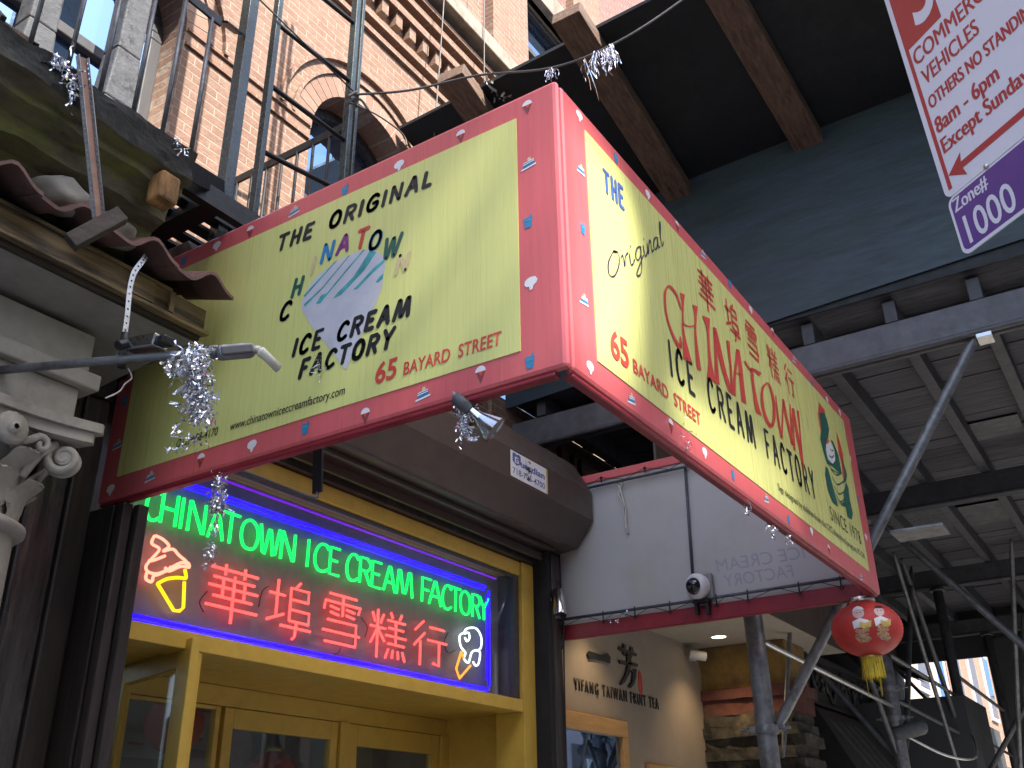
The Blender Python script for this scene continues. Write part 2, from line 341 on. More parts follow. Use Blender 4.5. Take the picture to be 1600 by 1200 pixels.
def polyplate(bm, pts3, N, t=.0012, lift=0., mi=0):
    """outline given as 3D points that lie on a plane with normal N"""
    N = Vector(N).normalized(); O = Vector(pts3[0]); U = Y3.cross(N) if abs(N.y) < .9 else Z3.cross(N)
    U = (Z3.cross(N)).normalized(); V = N.cross(U)
    lp = [((Vector(p)-O).dot(U), (Vector(p)-O).dot(V)) for p in pts3]
    plate(bm, [lp], t, O+N*lift, U, V, mi)
_cap = {}
def text_mesh(body, bold=0., shear=0., t=.001, space=1.0):
    c = bpy.data.curves.new('t', 'FONT'); c.body = body; c.size = 1; c.offset = bold; c.shear = shear; c.extrude = 0; c.space_character = space
    c.resolution_u = 4
    o = bpy.data.objects.new('t', c); me = bpy.data.meshes.new_from_object(o); bpy.data.objects.remove(o); bpy.data.curves.remove(c)
    me.materials.clear(); return me
CAPH = .0
_m = text_mesh('H'); CAPH = max(v.co.y for v in _m.vertices); bpy.data.meshes.remove(_m)
def text(bm, body, p0, p1, N, h, bold=0., shear=0., lift=.001, space=1.0, mi=0, cjk=False, jitter=0.):
    """letter a line from p0 to p1 (baseline, on a surface with normal N), h = capital height in metres"""
    p0, p1, N = Vector(p0), Vector(p1), Vector(N).normalized()
    u = (p1-p0); wid = u.length; u.normalize(); v = N.cross(u)
    me = text_mesh(body, bold, shear, space=space)
    xs = [q.co.x for q in me.vertices]; ys = [q.co.y for q in me.vertices]
    x0, x1 = min(xs), max(xs); sx = wid/(x1-x0)
    if cjk: y0, y1 = min(ys), max(ys); sy = h/(y1-y0); yo = y0
    else: sy = h/CAPH; yo = 0
    for q in me.vertices:
        q.co = Vector(((q.co.x-x0)*sx, (q.co.y-yo)*sy, 0))
        if jitter: q.co.y += math.sin(q.co.x/wid*37)*jitter
    mtx = frame_m(p0+N*lift, u, v); me.transform(mtx); add_me(bm, me, mi)
def ribbon(bm, pts, width, nrm, mi=0):
    pts = [Vector(p) for p in pts]; vs = []
    for i, p in enumerate(pts):
        d = (pts[min(i+1, len(pts)-1)]-pts[max(i-1, 0)]).normalized(); s = d.cross(nrm).normalized()*width[i]/2 if isinstance(width, list) else d.cross(nrm).normalized()*width/2
        vs.append((bm.verts.new(p-s), bm.verts.new(p+s)))
    for a, b in zip(vs, vs[1:]):
        f = bm.faces.new([a[0], a[1], b[1], b[0]]); f.material_index = mi
def tinsel(bm, spine, n, ln, wd, spread=.02, droop=1., rs=1):
    """crumpled strips of foil hanging from a spine"""
    rnd = random.Random(rs); spine = [Vector(p) for p in spine]
    for i in range(n):
        t = rnd.random()*(len(spine)-1); k = int(t); p = spine[k].lerp(spine[min(k+1, len(spine)-1)], t-k)
        p = p + Vector([rnd.gauss(0, spread) for _ in range(3)])
        d = Vector((rnd.gauss(0, 1), rnd.gauss(0, 1), rnd.gauss(0, .7)-droop)).normalized()
        ww = wd*rnd.uniform(.5, 1.3); m_ = rnd.randint(3, 6); st = ln*rnd.uniform(.4, 1.2)/m_
        nv = Vector((rnd.gauss(0, 1), rnd.gauss(0, 1), rnd.gauss(0, 1))).normalized()
        prev = None
        for j in range(m_+1):
            s = d.cross(nv)
            if s.length < .05: s = d.orthogonal()
            s = s.normalized()*ww/2
            cur = (bm.verts.new(p-s), bm.verts.new(p+s))
            if prev: bm.faces.new([prev[0], prev[1], cur[1], cur[0]])
            prev = cur; p = p+d*st
            d = (d+Vector([rnd.gauss(0, .5) for _ in range(3)])+Vector((0, 0, -.25*droop))).normalized()
            nv = (nv+Vector([rnd.gauss(0, .8) for _ in range(3)])).normalized()
def foil(name_parent, spine, n, ln, wd, spread, rs, droop=1., parent=None, loc=None):
    b = B(); tinsel(b, spine, n, ln, wd, spread, droop, rs)
    return obj(name_parent, b, M['foil'], parent, loc=loc)


# brush alphabet: single strokes in a unit cell
LET = {
 'C': [[(1, .85), (.75, 1), (.35, .95), (.05, .65), (.02, .3), (.25, .03), (.65, 0), (1, .12)]],
 'H': [[(.05, 1), (.05, 0)], [(.95, 1), (.95, 0)], [(.05, .5), (.95, .5)]], 'I': [[(.5, 1), (.5, 0)]],
 'N': [[(.05, 0), (.05, 1), (.10, 1), (.88, .02), (.95, .02), (.95, 1)]], 'A': [[(0, 0), (.45, 1), (.55, 1), (1, 0)], [(.18, .36), (.82, .36)]],
 'T': [[(0, 1), (1, 1)], [(.5, 1), (.5, 0)]], 'O': [[(.5, 1), (.1, .82), (0, .45), (.15, .1), (.5, 0), (.85, .1), (1, .45), (.9, .82)]],
 'W': [[(0, 1), (.18, .05), (.28, 0), (.46, .9), (.54, .9), (.72, 0), (.82, .05), (1, 1)]],
 'E': [[(1, 1), (.05, 1), (.05, 0), (1, 0)], [(.05, .52), (.8, .52)]], 'R': [[(.05, 0), (.05, 1), (.7, 1), (1, .85), (1, .66), (.7, .5), (.05, .5)], [(.5, .5), (1, 0)]],
 'M': [[(0, 0), (.12, 1), (.22, 1), (.42, .1), (.55, .1), (.76, 1), (.86, 1), (1, 0)]], 'F': [[(1, 1), (.05, 1), (.05, 0)], [(.05, .52), (.75, .52)]], 'Y': [[(0, 1), (.5, .5), (1, 1)], [(.5, .5), (.5, 0)]],
 'G': [[(1, .85), (.75, 1), (.35, .95), (.05, .65), (.02, .3), (.25, .03), (.65, 0), (1, .15), (1, .45), (.6, .45)]], 'L': [[(.05, 1), (.05, 0), (1, 0)]],
 '1': [[(.3, .82), (.6, 1), (.6, 0)]],
}
BW = {'I': .12, 'M': .92, 'W': .95, 'A': .66, 'N': .62, 'O': .64, 'H': .56, 'T': .62, 'E': .48, 'L': .46, 'F': .48, 'C': .56, 'R': .58, 'Y': .64, 'G': .62, ' ': .55}
def pen(bm, pts, wd, N, rnd, mi=0):
    """a flat brush stroke with rounded, slightly ragged ends along 3D points on a surface"""
    n = len(pts); N = Vector(N)
    for i in range(n-1):
        a, c = pts[i], pts[i+1]; d = c-a
        if d.length < 1e-6: continue
        d.normalize(); s = N.cross(d)*wd/2; lift = N*(.00003*(i % 3))
        k0, k1 = rnd.uniform(.88, 1.1), rnd.uniform(.88, 1.1)
        cap = []
        quad(bm, a-s*k0+lift, c-s*k1+lift, c+s*k1+lift, a+s*k0+lift, mi=mi)
    for p in pts:
        r = wd/2*rnd.uniform(.92, 1.06); u = N.orthogonal().normalized(); v = N.cross(u)
        f = bm.faces.new([bm.verts.new(p+N*.0002+(u*math.cos(k*.7854)+v*math.sin(k*.7854))*r) for k in range(8)]); f.material_index = mi
def brushtext(bm, body, p0, p1, N, h, wd, slant=.2, gap=.32, lift=.0014, rs=1, word=None):
    """word: called with the finished bmesh of every word but the last, which is left in the returned bmesh"""
    rnd = random.Random(rs); p0, p1, N = Vector(p0), Vector(p1), Vector(N); u = p1-p0; tot = u.length; u.normalize(); v = N.cross(u)
    wsum = sum(BW[c] for c in body)+gap*(len(body)-1); k = tot/(wsum); x = 0
    for c in body:
        cw = BW[c]*k
        if c == ' ' and word: word(bm); bm = B()
        if c != ' ':
            jx, jy, js = rnd.uniform(-.012, .012), rnd.uniform(-.03, .03), rnd.uniform(.95, 1.05)
            for st in LET[c]:
                q = [(x+cw*a, h*(b_*js+jy)) for a, b_ in st]; pp = [p0+N*lift+u*(a+b_*slant)+v*b_ for a, b_ in q]
                if c in 'COG': pp = smooth_path(pp, 4, closed=(c == 'O')); pp = pp+[pp[0]] if c == 'O' else pp
                pen(bm, pp, wd*rnd.uniform(.92, 1.1), N, rnd)
        x += cw+gap*k
    return bm
HAN = {
 '華': [[(.02, .93), (.98, .93)], [(.3, 1.03), (.3, .83)], [(.7, 1.03), (.7, .83)], [(.08, .76), (.92, .76)], [(.0, .60), (1, .60)], [(.28, .76), (.28, .40)], [(.72, .76), (.72, .40)], [(.1, .42), (.9, .42)], [(-.02, .24), (1.02, .24)], [(.5, .84), (.5, -.02)]],
 '埠': [[(.18, .98), (.18, .28)], [(.0, .70), (.36, .70)], [(-.02, .18), (.36, .34)], [(.72, 1.02), (.60, .88)], [(.50, .24), (.50, .88), (.94, .88), (.94, .66), (.50, .66)], [(.50, .46), (.98, .46), (.98, .24), (.50, .24)], [(.30, .12), (1.04, .12)], [(.68, .24), (.66, -.04), (.60, -.10)]],
 '雪': [[(.14, 1.0), (.86, 1.0)], [(.02, .66), (.04, .84), (.97, .84), (.92, .70)], [(.5, 1.0), (.5, .58)], [(.18, .74), (.40, .71)], [(.18, .62), (.40, .59)], [(.60, .74), (.82, .71)], [(.60, .62), (.82, .59)], [(.12, .46), (.88, .46), (.88, .02), (.08, .02)], [(.02, .24), (.98, .24)]],
 '糕': [[(.2, 1), (.2, -.02)], [(0, .62), (.42, .62)], [(.05, .92), (.13, .72)], [(.36, .92), (.28, .72)], [(.2, .60), (.02, .26)], [(.2, .60), (.40, .34)], [(.56, 1), (.62, .88)], [(.88, 1), (.82, .88)], [(.48, .82), (.98, .82)], [(.52, .66), (.94, .66)], [(.44, .49), (1.02, .49)], [(.72, .82), (.72, .32)], [(.50, .32), (.97, .32)], [(.52, .2), (.44, .0)], [(.65, .2), (.63, .02)], [(.79, .2), (.81, .02)], [(.92, .2), (1.0, .0)]],
 '行': [[(.28, 1.0), (.02, .76)], [(.32, .74), (.0, .42)], [(.19, .54), (.19, 0)], [(.48, .90), (.94, .90)], [(.42, .60), (1.02, .60)], [(.78, .60), (.78, .06), (.60, .10)]],
}
# ================================================================== SETTING
b = B(); quad(b, (-60, -14, 0), (60, -14, 0), (60, -3.2, 0), (-60, -3.2, 0)); quad(b, (-200, -200, -.02), (200, -200, -.02), (200, 200, -.02), (-200, 200, -.02)); struct('road', b, M['asph'])
b = B(); box(b, -60, 60, -3.2, 2.3, -.01, .14); struct('sidewalk', b, M['walk'])
b = B(); box(b, -60, 60, -17, -14, -.01, .14); struct('far_sidewalk', b, M['walk'])
# ================================================================== CORNER AWNING SIGN
SG = thing('awning_sign', 'yellow and pink-red three-sided awning sign with black and red lettering over the shop entrance', 'shop sign', (0, 0, 3.0))
NL, NF = Vector((-1, 0, 0)), Vector((0, -1, 0))
ZB, ZT = 3.0, 4.2
def PL(x, y): return on(0, -.004, x, y)
def PF(x, y): return on(1, -.004, x, y)
# --- left panel
b = B(); box(b, 0, .035, .0, D-.002, ZB, ZT); side = obj('side_panel', b, M['vred'], SG, bevel=.016)
b = B(); box(b, -.003, .01, .175, 2.285, 3.105, 4.095); obj('yellow_field', b, M['vyel'], side)
# --- front panel
b = B(); box(b, .0355, L-.0, .0, .035, ZB, ZT); front = obj('front_panel', b, M['vred'], SG, bevel=.016)
b = B(); box(b, .21, L-.21, -.003, .01, 3.105, 4.105); obj('yellow_field', b, M['vyel'], front)
# dark lower lip under the two faces
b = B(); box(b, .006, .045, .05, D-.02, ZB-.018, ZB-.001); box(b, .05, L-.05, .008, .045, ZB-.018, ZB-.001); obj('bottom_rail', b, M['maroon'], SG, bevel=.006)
# --- right panel: white board with red rails, seen from inside
b = B(); box(b, L-.03, L-.002, .036, D-.002, ZB+.08, ZT-.06); right = obj('white_panel', b, M['inner'], SG)
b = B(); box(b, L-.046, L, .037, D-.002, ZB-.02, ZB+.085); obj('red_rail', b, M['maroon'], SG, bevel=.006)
b = B(); box(b, L-.046, L, .037, D-.002, ZT-.065, ZT); obj('red_rail', b, M['vred'], SG, bevel=.006)
# mirror-written lettering: light through the board, painted on as a darker tone
b = B()
for body, pa, pb, h in (('ICE CREAM', (1258, 866), (1118, 882), .085), ('FACTORY', (1240, 894), (1130, 906), .08)):
    a = on(0, L-.031, *pa); c = on(0, L-.031, *pb); a.z = c.z = (a.z+c.z)/2
    me = text_mesh(body, .0, .12); xs = [q.co.x for q in me.vertices]; x0, x1 = min(xs), max(xs)
    for q in me.vertices: q.co = Vector((L-.0312, a.y+(c.y-a.y)*(q.co.x-x0)/(x1-x0), a.z-.04+q.co.y*h/CAPH))
    add_me(b, me)
obj('ghost_lettering', b, M['ghost'], right)
# rods, hooks and lacing on the inside of the white board
def hookrow(za, ya, yb, nhook, drop):
    x = L-.065
    b = B(); tube(b, [(x, ya, za), (x, (ya+yb)/2, za-.004), (x, yb, za)], .011, 8); obj('lacing_rod', b, M['galvdark'], SG)
    pts = []
    for i in range(nhook):
        y = ya+(yb-ya)*(i+.6+random.uniform(-.2, .2))/nhook
        b = B(); z0 = za+.015; z1 = za-drop
        tube(b, [(x-.012, y, z0), (x-.013, y, z1+.012)], .005, 6)
        c = [(x-.013, y+.010*math.cos(k*.785), z1+.010*math.sin(k*.785)) for k in range(8)]; tube(b, c, .004, 5, closed=True)
        obj('hook', b, M['feblack'], SG); pts.append(((x-.02, y, z1), (x-.02, y+(yb-ya)/nhook*.5, za-.004)))
    b = B(); line = [q for pr in pts for q in pr]; tube(b, line, .0025, 4); obj('lacing_cord', b, M['blackcable'], SG)
hookrow(ZB+.125, .06, D-.05, 8, .06)
hookrow(ZT-.11, .06, D-.15, 7, -.05)
b = B(); a = on(0, L-.04, 1078, 898); c = on(0, L-.04, 1060, 735); tube(b, [(L-.045, 1.21, 3.30), (L-.045, 1.19, 4.09)], .011, 8); obj('conduit', b, M['galvdark'], SG)

# --- printed pictures on the pink border
def deco(bm, kind, c, N, s):
    """little ice-cream motifs; U to the right, Z up"""
    N = Vector(N); U = Z3.cross(N).normalized()
    def pl(pts, mi, lift=.0012): plate(bm, [[(x*s, y*s) for x, y in pts]], .0006, c+N*lift, U, Z3, mi)
    def arc(cx, cy, r, a0, a1, n=10): return [(cx+r*math.cos(R_(a0+(a1-a0)*k/n)), cy+r*math.sin(R_(a0+(a1-a0)*k/n))) for k in range(n+1)]
    if kind == 'cone':
        pl(arc(0, .1, .42, 0, 180), 0); pl([(-.36, .08), (.36, .08), (.02, -.75)], 1); pl([(-.2, .08), (.22, .08), (.08, -.25)], 2, .002)
    elif kind == 'cup':
        pl([(-.34, .35), (.38, .38), (.24, -.5), (-.22, -.48)], 3); pl([(.16, .38), (.22, .38), (.3, .62), (.24, .62)], 3); pl([(-.2, .15), (.22, .18), (.2, .06), (-.18, .03)], 4, .002)
    elif kind == 'cake':
        pl([(-.62, -.4), (.62, -.22), (.62, -.08), (-.6, -.26)], 0); pl([(-.48, -.2), (.5, -.06), (.46, .32), (-.36, .2)], 3, .002)
        pl([(-.44, -.02), (.48, .12), (.47, .19), (-.42, .05)], 0, .003); pl([(-.42, .14), (.46, .26), (.44, .33), (-.36, .21)], 0, .003); pl(arc(.08, .42, .16, 0, 360, 9)[:-1], 5, .002)
    else:
        pl([(-.1, -.5), (.12, -.46), (.18, -.22), (.42, -.05), (.5, .2), (.34, .44), (.05, .5), (-.22, .46), (-.46, .3), (-.52, .02), (-.36, -.18), (-.14, -.22)], 0)
dm = [M['whiteink'], M['brownink'], M['redink'], M['blueink'], M['tealink'], M['pinkink']]
for k, x, y in (('cone', 824, 166), ('cone', 720, 212), ('shell', 624, 259), ('cup', 539, 297), ('cake', 460, 331), ('cone', 391, 361), ('shell', 339, 385), ('cup', 287, 407),
                ('cake', 826, 257), ('cup', 825, 347), ('shell', 830, 443), ('cup', 828, 565), ('cone', 751, 583), ('cake', 661, 617), ('cone', 571, 648), ('cup', 477, 669),
                ('shell', 394, 697), ('cone', 314, 718), ('cake', 235, 746), ('shell', 173, 766), ('cup', 195, 627), ('cake', 184, 696)):
    bl = B(); deco(bl, k, on(0, 0, x, y), NL, .052); obj(k+'_print', bl, dm, side)
for k, x, y in (('shell', 905, 182), ('cup', 962, 247), ('shell', 1012, 305), ('cone', 1058, 353), ('cake', 1098, 398), ('cup', 1140, 444), ('shell', 1173, 485), ('cone', 1207, 519),
                ('cake', 1240, 562), ('cup', 1268, 597), ('shell', 1292, 625), ('shell', 1312, 645), ('cake', 907, 266), ('cup', 910, 357), ('cake', 912, 470), ('shell', 922, 575), ('cake', 986, 625),
                ('cone', 1048, 664), ('shell', 1101, 708), ('cup', 1145, 742), ('cake', 1197, 780), ('cup', 1232, 812), ('shell', 1268, 831), ('cone', 1295, 858), ('cake', 1345, 902),
                ('shell', 1328, 717), ('cup', 1340, 780), ('shell', 1353, 840)):
    bf = B(); deco(bf, k, on(1, 0, x, y), NF, .05); obj(k+'_print', bf, dm, front)

# --- left panel picture: a torn-looking ice cream cone with brush strokes
b = B()
def Q(x, y): return PL(x/4.615+420, y/4.615+340)
polyplate(b, [Q(*p) for p in ((235, 660), (236, 610), (255, 560), (300, 480), (345, 428), (400, 380), (480, 322), (560, 278), (630, 250), (690, 230), (740, 232), (785, 246), (815, 268), (836, 300), (838, 350), (828, 420), (815, 500), (775, 610), (740, 690), (690, 790), (560, 1095), (540, 1085), (470, 985), (390, 880), (320, 800), (275, 725))], NL, .0006, .0)
obj('cone_picture', b, M['greyprint'], side)
b = B()
for p in (((478, 318), (492, 312), (262, 572), (250, 566)), ((576, 276), (588, 270), (400, 500), (262, 642), (252, 628), (380, 510)), ((682, 232), (694, 230), (560, 390), (420, 560), (372, 620), (340, 622), (380, 560), (420, 545), (560, 375)),
          ((735, 232), (775, 250), (690, 380), (520, 560), (466, 582), (500, 540), (610, 430)), ((835, 300), (830, 325), (720, 430), (640, 515), (608, 520), (640, 490), (760, 360)), ((828, 405), (822, 440), (790, 468), (772, 466), (800, 425))):
    polyplate(b, [Q(*q) for q in p], NL, .0004, .0008)
obj('brush_strokes', b, M['tealink'], side)
# lettering of the left panel
def left_line(body, a, c, h, m, bold=.012, shear=.18, space=1.25, jit=0.):
    b = B(); p, q = PL(*a), PL(*c); z = (p.z+q.z)/2; p.z = q.z = z
    text(b, body, p, q, NL, h, bold, shear, .0014, space, jitter=jit); obj('lettering', b, m, side)
def left_brush(body, a, c, h, wd, rs):
    b = B(); p, q = PL(*a), PL(*c); z = (p.z+q.z)/2; p.z = q.z = z
    b = brushtext(b, body, p, q, NL, h, wd, .22, .42, rs=rs, word=lambda w_: obj('lettering', w_, M['ink'], side)); obj('lettering', b, M['ink'], side)
left_brush('THE ORIGINAL', (433, 391), (672, 291), .068, .0185, 1)
left_brush('ICE CREAM', (457, 557), (637, 493), .072, .0195, 2)
left_brush('FACTORY', (468, 589), (610, 543), .072, .0195, 3)
left_line('65', (586, 600), (620, 589), .080, M['redink'], .022, .12, 1.0)
left_line('BAYARD  STREET', (630, 587), (784, 537), .050, M['redink'], .014, .10, 1.02)
left_line('www.chinatowniceccreamfactory.com', (359.5, 672.5), (539, 616), .036, M['ink'], .006, .12, 1.0)
left_line('(212) 608-4170', (275, 700), (340, 679.5), .036, M['ink'], .006, .12, 1.0)
for ch, x, y, m, hh in (('C', 447, 485, 'plum', .1), ('H', 466, 446, 'greenink', .105), ('I', 490, 414, 'pinkink', .10), ('N', 512.5, 393, 'blueink', .105), ('A', 538, 379, 'purpleink', .105),
                    ('T', 566, 372, 'redink', .105), ('O', 587.5, 373, 'blueink', .105), ('W', 613, 385, 'greenink', .115), ('N', 630, 409, 'pinkink', .10)):
    c = PL(x, y); wd = {'I': .012, 'W': .075, 'N': .052, 'A': .056, 'O': .05, 'T': .05}.get(ch, .044); hh *= .80
    b = B(); p = c+Vector((0, wd/2+hh*.11, -hh/2)); q = c+Vector((0, -wd/2+hh*.11, -hh/2))
    brushtext(b, ch, p, q, NL, hh*.92, .0185, .22, .3, rs=x); obj('lettering', b, M[m], side)

# --- front panel lettering
def front_line(body, a, c, h, m, bold=.025, shear=0., space=1.25, cjk=False):
    b = B(); p, q = PF(*a), PF(*c); z = (p.z+q.z)/2; p.z = q.z = z
    text(b, body, p, q, NF, h, bold, shear, .0014, space, cjk=cjk); obj('lettering', b, m, front)
b = B(); p, q = PF(945, 299), PF(974, 323); p.z = q.z = PF(960, 312).z
brushtext(b, 'THE', p, q, NF, .098, .019, .0, .40, rs=4); obj('lettering', b, M['navyink'], front)
# handwritten "Original", climbing to the right
def brush(bm, pts, wd, N, lift):
    pts = smooth_path(pts, 5); N = Vector(N)
    n = len(pts); ww = [wd*(.55+.45*abs(math.sin(3*math.pi*i/n))) for i in range(n)]
    for p in pts: p += N*lift
    ribbon(bm, pts, ww, N)
b = B(); p0 = PF(950, 436); p1 = PF(1037, 383); U = p1-p0; V = Vector((0, 0, .115))
def W(x, y): return p0+U*x+V*y
for st in ([(.10, .9), (.02, .6), (.02, .15), (.1, -.02), (.18, .3), (.18, .75), (.10, .92), (.16, .8)], [(.22, .5), (.25, .55), (.27, .1), (.29, .45), (.34, .55)], [(.36, .5), (.37, .05), (.41, .0), (.44, .15)], [(.385, .72), (.392, .76)],
           [(.56, .5), (.50, .52), (.46, .25), (.50, .02), (.555, .2), (.56, .5), (.55, -.4), (.50, -.6), (.46, -.45), (.60, .1)], [(.61, .5), (.62, .05), (.65, .02), (.67, .15)], [(.625, .72), (.633, .76)],
           [(.68, .5), (.69, .02), (.72, .45), (.75, .5), (.76, .02), (.79, .1)], [(.88, .5), (.83, .5), (.80, .25), (.83, .02), (.88, .2), (.885, .5), (.89, .05), (.92, .05)], [(.94, .35), (.97, 1.0), (.955, 1.05), (.945, .6), (.96, .02), (1.0, .15)]):
    brush(b, [W(*s) for s in st], .0085, NF, .0016)
obj('lettering', b, M['plum'], front)
for ch, x, y, wd, hh in (('華', 1104, 460, .17, .19), ('埠', 1143.5, 501, .16, .185), ('雪', 1175.5, 536, .16, .19), ('糕', 1208, 570, .16, .19), ('行', 1234, 599, .145, .185)):
    c = PF(x, y); c.z = 3.94; b = B(); rnd_ = random.Random(x)
    for st in HAN[ch]: pen(b, [c+NF*.0014+Vector((wd*(u-.5), 0, hh*(v-.5))) for u, v in st], .0155 if len(HAN[ch]) < 12 else .0125, NF, rnd_)
    obj('lettering', b, M['redink'], front)
# tall flared CHINATOWN, traced on the panel
b = B()
def C2(x, y): return PF(x/4.444+920, y/4.444+420)
strokes = {
 'C': [[(640, 285, 7), (612, 190, 16), (575, 135, 19), (548, 122, 14), (528, 170, 17), (530, 260, 16), (545, 350, 14), (578, 450, 16), (610, 515, 22), (636, 545, 26), (634, 470, 8)]],
 'H': [[(648, 172, 36), (652, 260, 15), (652, 400, 15), (664, 500, 26), (686, 640, 66)], [(736, 255, 42), (740, 330, 18), (738, 430, 16), (748, 560, 24), (764, 700, 34)], [(650, 375, 9), (690, 400, 10), (738, 395, 10)]],
 'I': [[(812, 335, 58), (826, 420, 22), (832, 540, 18), (840, 650, 28), (850, 775, 66)]],
 'N': [[(868, 408, 12), (872, 480, 16), (880, 600, 22), (890, 800, 34)], [(872, 408, 26), (895, 520, 34), (930, 680, 36), (985, 862, 30)], [(965, 500, 26), (975, 600, 18), (985, 700, 16), (990, 860, 16)]],
 'A': [[(1028, 560, 14), (1022, 650, 18), (1010, 760, 20), (1008, 880, 26)], [(1034, 560, 24), (1050, 680, 30), (1062, 800, 32), (1076, 930, 34)], [(1022, 725, 8), (1055, 740, 10)]],
 'T': [[(1082, 640, 18), (1110, 690, 26), (1150, 705, 20), (1190, 735, 30)], [(1128, 695, 22), (1140, 800, 22), (1158, 920, 30), (1180, 1010, 44)]],
 'O': [[(1238, 792, 14), (1205, 830, 18), (1202, 920, 20), (1222, 1020, 22), (1262, 1095, 24), (1284, 1040, 22), (1282, 930, 20), (1262, 830, 16), (1240, 792, 12)]],
 'W': [[(1296, 880, 10), (1306, 980, 18), (1320, 1080, 24), (1340, 1175, 24)], [(1340, 1175, 10), (1344, 1050, 14), (1348, 920, 14)], [(1348, 905, 22), (1368, 1020, 26), (1395, 1130, 28), (1412, 1225, 22)], [(1412, 1225, 8), (1404, 1100, 12), (1396, 940, 12)]],
 'N2': [[(1412, 968, 12), (1416, 1080, 16), (1424, 1200, 18), (1428, 1260, 20)], [(1416, 968, 24), (1436, 1090, 26), (1462, 1230, 28), (1490, 1400, 16)], [(1450, 985, 22), (1462, 1100, 14), (1476, 1250, 12), (1492, 1400, 10)]],
}
for k, sts in strokes.items():
    for st in sts:
        pts = smooth_path([Vector((x, y, w_)) for x, y, w_ in st], 5)
        le, ri = [], []
        for i, p in enumerate(pts):
            d = Vector((pts[min(i+1, len(pts)-1)]-pts[max(i-1, 0)])).to_2d()
            if d.length < 1e-6: d = Vector((0, 1))
            d.normalize(); hor = abs(d.x)
            nx = Vector((d.y, -d.x)) if hor > .75 else Vector((1 if d.y > 0 else -1, .45*(1 if d.y > 0 else -1)))
            nx = Vector((d.y, -d.x)) if k in ('C', 'O') else nx
            wv = max(p.z, 7)*(.36 if k in ('W', 'N2') else .46)
            le.append(C2(p.x-nx.x*wv, p.y-nx.y*wv)); ri.append(C2(p.x+nx.x*wv, p.y+nx.y*wv))
        for i in range(len(pts)-1):
            off = NF*.0016
            quad(b, le[i]+off, le[i+1]+off, ri[i+1]+off, ri[i]+off)
obj('lettering', b, M['redink'], front)
b = B(); p, q = PF(1049, 589), PF(1275, 778.5); p.z = q.z = 3.303
b = brushtext(b, 'ICE CREAM FACTORY', p, q, NF, .152, .021, .0, .55, rs=6, word=lambda w_: obj('lettering', w_, M['ink'], front)); obj('lettering', b, M['ink'], front)
front_line('65', (955, 557), (983, 575), .110, M['redink'], .025, 0, 1.0)
front_line('BAYARD  STREET', (990, 582), (1095, 665), .056, M['redink'], .015, 0, 1.05)
front_line('Sign designed by children from the CPC afterschool program, PS 124', (1216, 766), (1351, 873), .036, M['ink'], .004, 0, 1.0)
front_line('SINCE 1978', (1299, 813), (1346, 851), .085, M['ink'], -.006, 0, 1.15)
# green dragon emblem
def DR(x, y): return PF(x/3.75+1200, y/3.75+600)
b = B()
for pts, mi, lf in ((((298, 105), (312, 130), (330, 150), (338, 190), (330, 300), (345, 420), (318, 300), (306, 260), (292, 180)), 1, .0004),
                (((300, 165), (330, 170), (345, 210), (358, 268), (352, 315), (342, 345), (340, 385), (352, 436), (378, 466), (396, 440), (388, 380), (366, 325), (380, 335), (412, 420), (430, 520), (420, 530), (380, 486), (345, 468), (325, 400), (305, 320), (312, 260)), 0, .0008),
                (((342, 330), (366, 340), (388, 395), (392, 450), (378, 468), (350, 440), (338, 385)), 2, .0012), (((345, 318), (356, 330), (352, 350), (338, 348)), 1, .0016),
                (((352, 470), (420, 525), (438, 545), (446, 600), (446, 680), (420, 706), (398, 670), (372, 580), (350, 510)), 3, .0012),
                (((336, 480), (352, 500), (368, 560), (392, 650), (410, 720), (378, 695), (350, 620), (334, 530)), 0, .0016), (((404, 660), (428, 700), (446, 690), (440, 640), (456, 575), (470, 610), (478, 680), (496, 760), (488, 795), (466, 780), (456, 720), (430, 712)), 0, .0016),
                (((400, 280), (418, 330), (438, 410), (446, 480), (462, 540), (450, 575), (440, 560), (432, 470), (414, 400)), 1, .001), (((430, 440), (444, 470), (462, 530), (456, 572), (440, 580), (448, 530)), 0, .0016)):
    polyplate(b, [DR(*p) for p in pts], NF, .0004, lf, mi)
for st in ([(365, 500), (400, 535), (430, 520)], [(372, 545), (405, 590), (442, 570)], [(384, 595), (412, 645), (446, 630)], [(394, 640), (420, 690), (446, 675)], [(352, 470), (372, 500), (420, 530)], [(362, 380), (372, 392), (380, 388)], [(356, 420), (372, 430), (384, 418)]):
    brush(b, [DR(*s) for s in st], .012, NF, .0024)
obj('dragon_emblem', b, [M['greenink'], M['redink'], M['whiteink'], M['vyel']], front)

# ================================================================== BRICK TENEMENT
BB = thing('brick_building', 'sunlit tan and red brick tenement with arched windows above the shop signs', 'building', (2, D, 3.4))
WC = [(-.50, 5.83), (1.57, 5.83)]; WR = .53; SILL = 4.75
def archloop(cx, cz, r, zb, n=20):
    return [(cx-r, zb), (cx+r, zb)] + [(cx+r*math.cos(math.pi*k/n), cz+r*math.sin(math.pi*k/n)) for k in range(n+1)]
def rect(x0, x1, z0, z1): return [(x0, z0), (x1, z0), (x1, z1), (x0, z1)]
FRW = frame_m((0, D+.32, 0), X3, Z3)
UPW = [(3.72, 4.62, 8.30, 9.55), (.3, 1.2, 8.30, 9.9), (6.1, 7.0, 8.3, 9.9)]
def wall(loops, m, parent, y0, th, name='wall'):
    b = B(); plate(b, loops, th, (0, y0+th, 0), X3, Z3); o = obj(name, b, m, parent)
    return o
lowloops = [rect(-5, 9.0, 3.2, 7.9)]+[archloop(cx, cz, WR, SILL) for cx, cz in WC]+[archloop(3.64, 5.83, WR, SILL), archloop(5.72, 5.83, WR, SILL), archloop(7.8, 5.83, WR, SILL)]
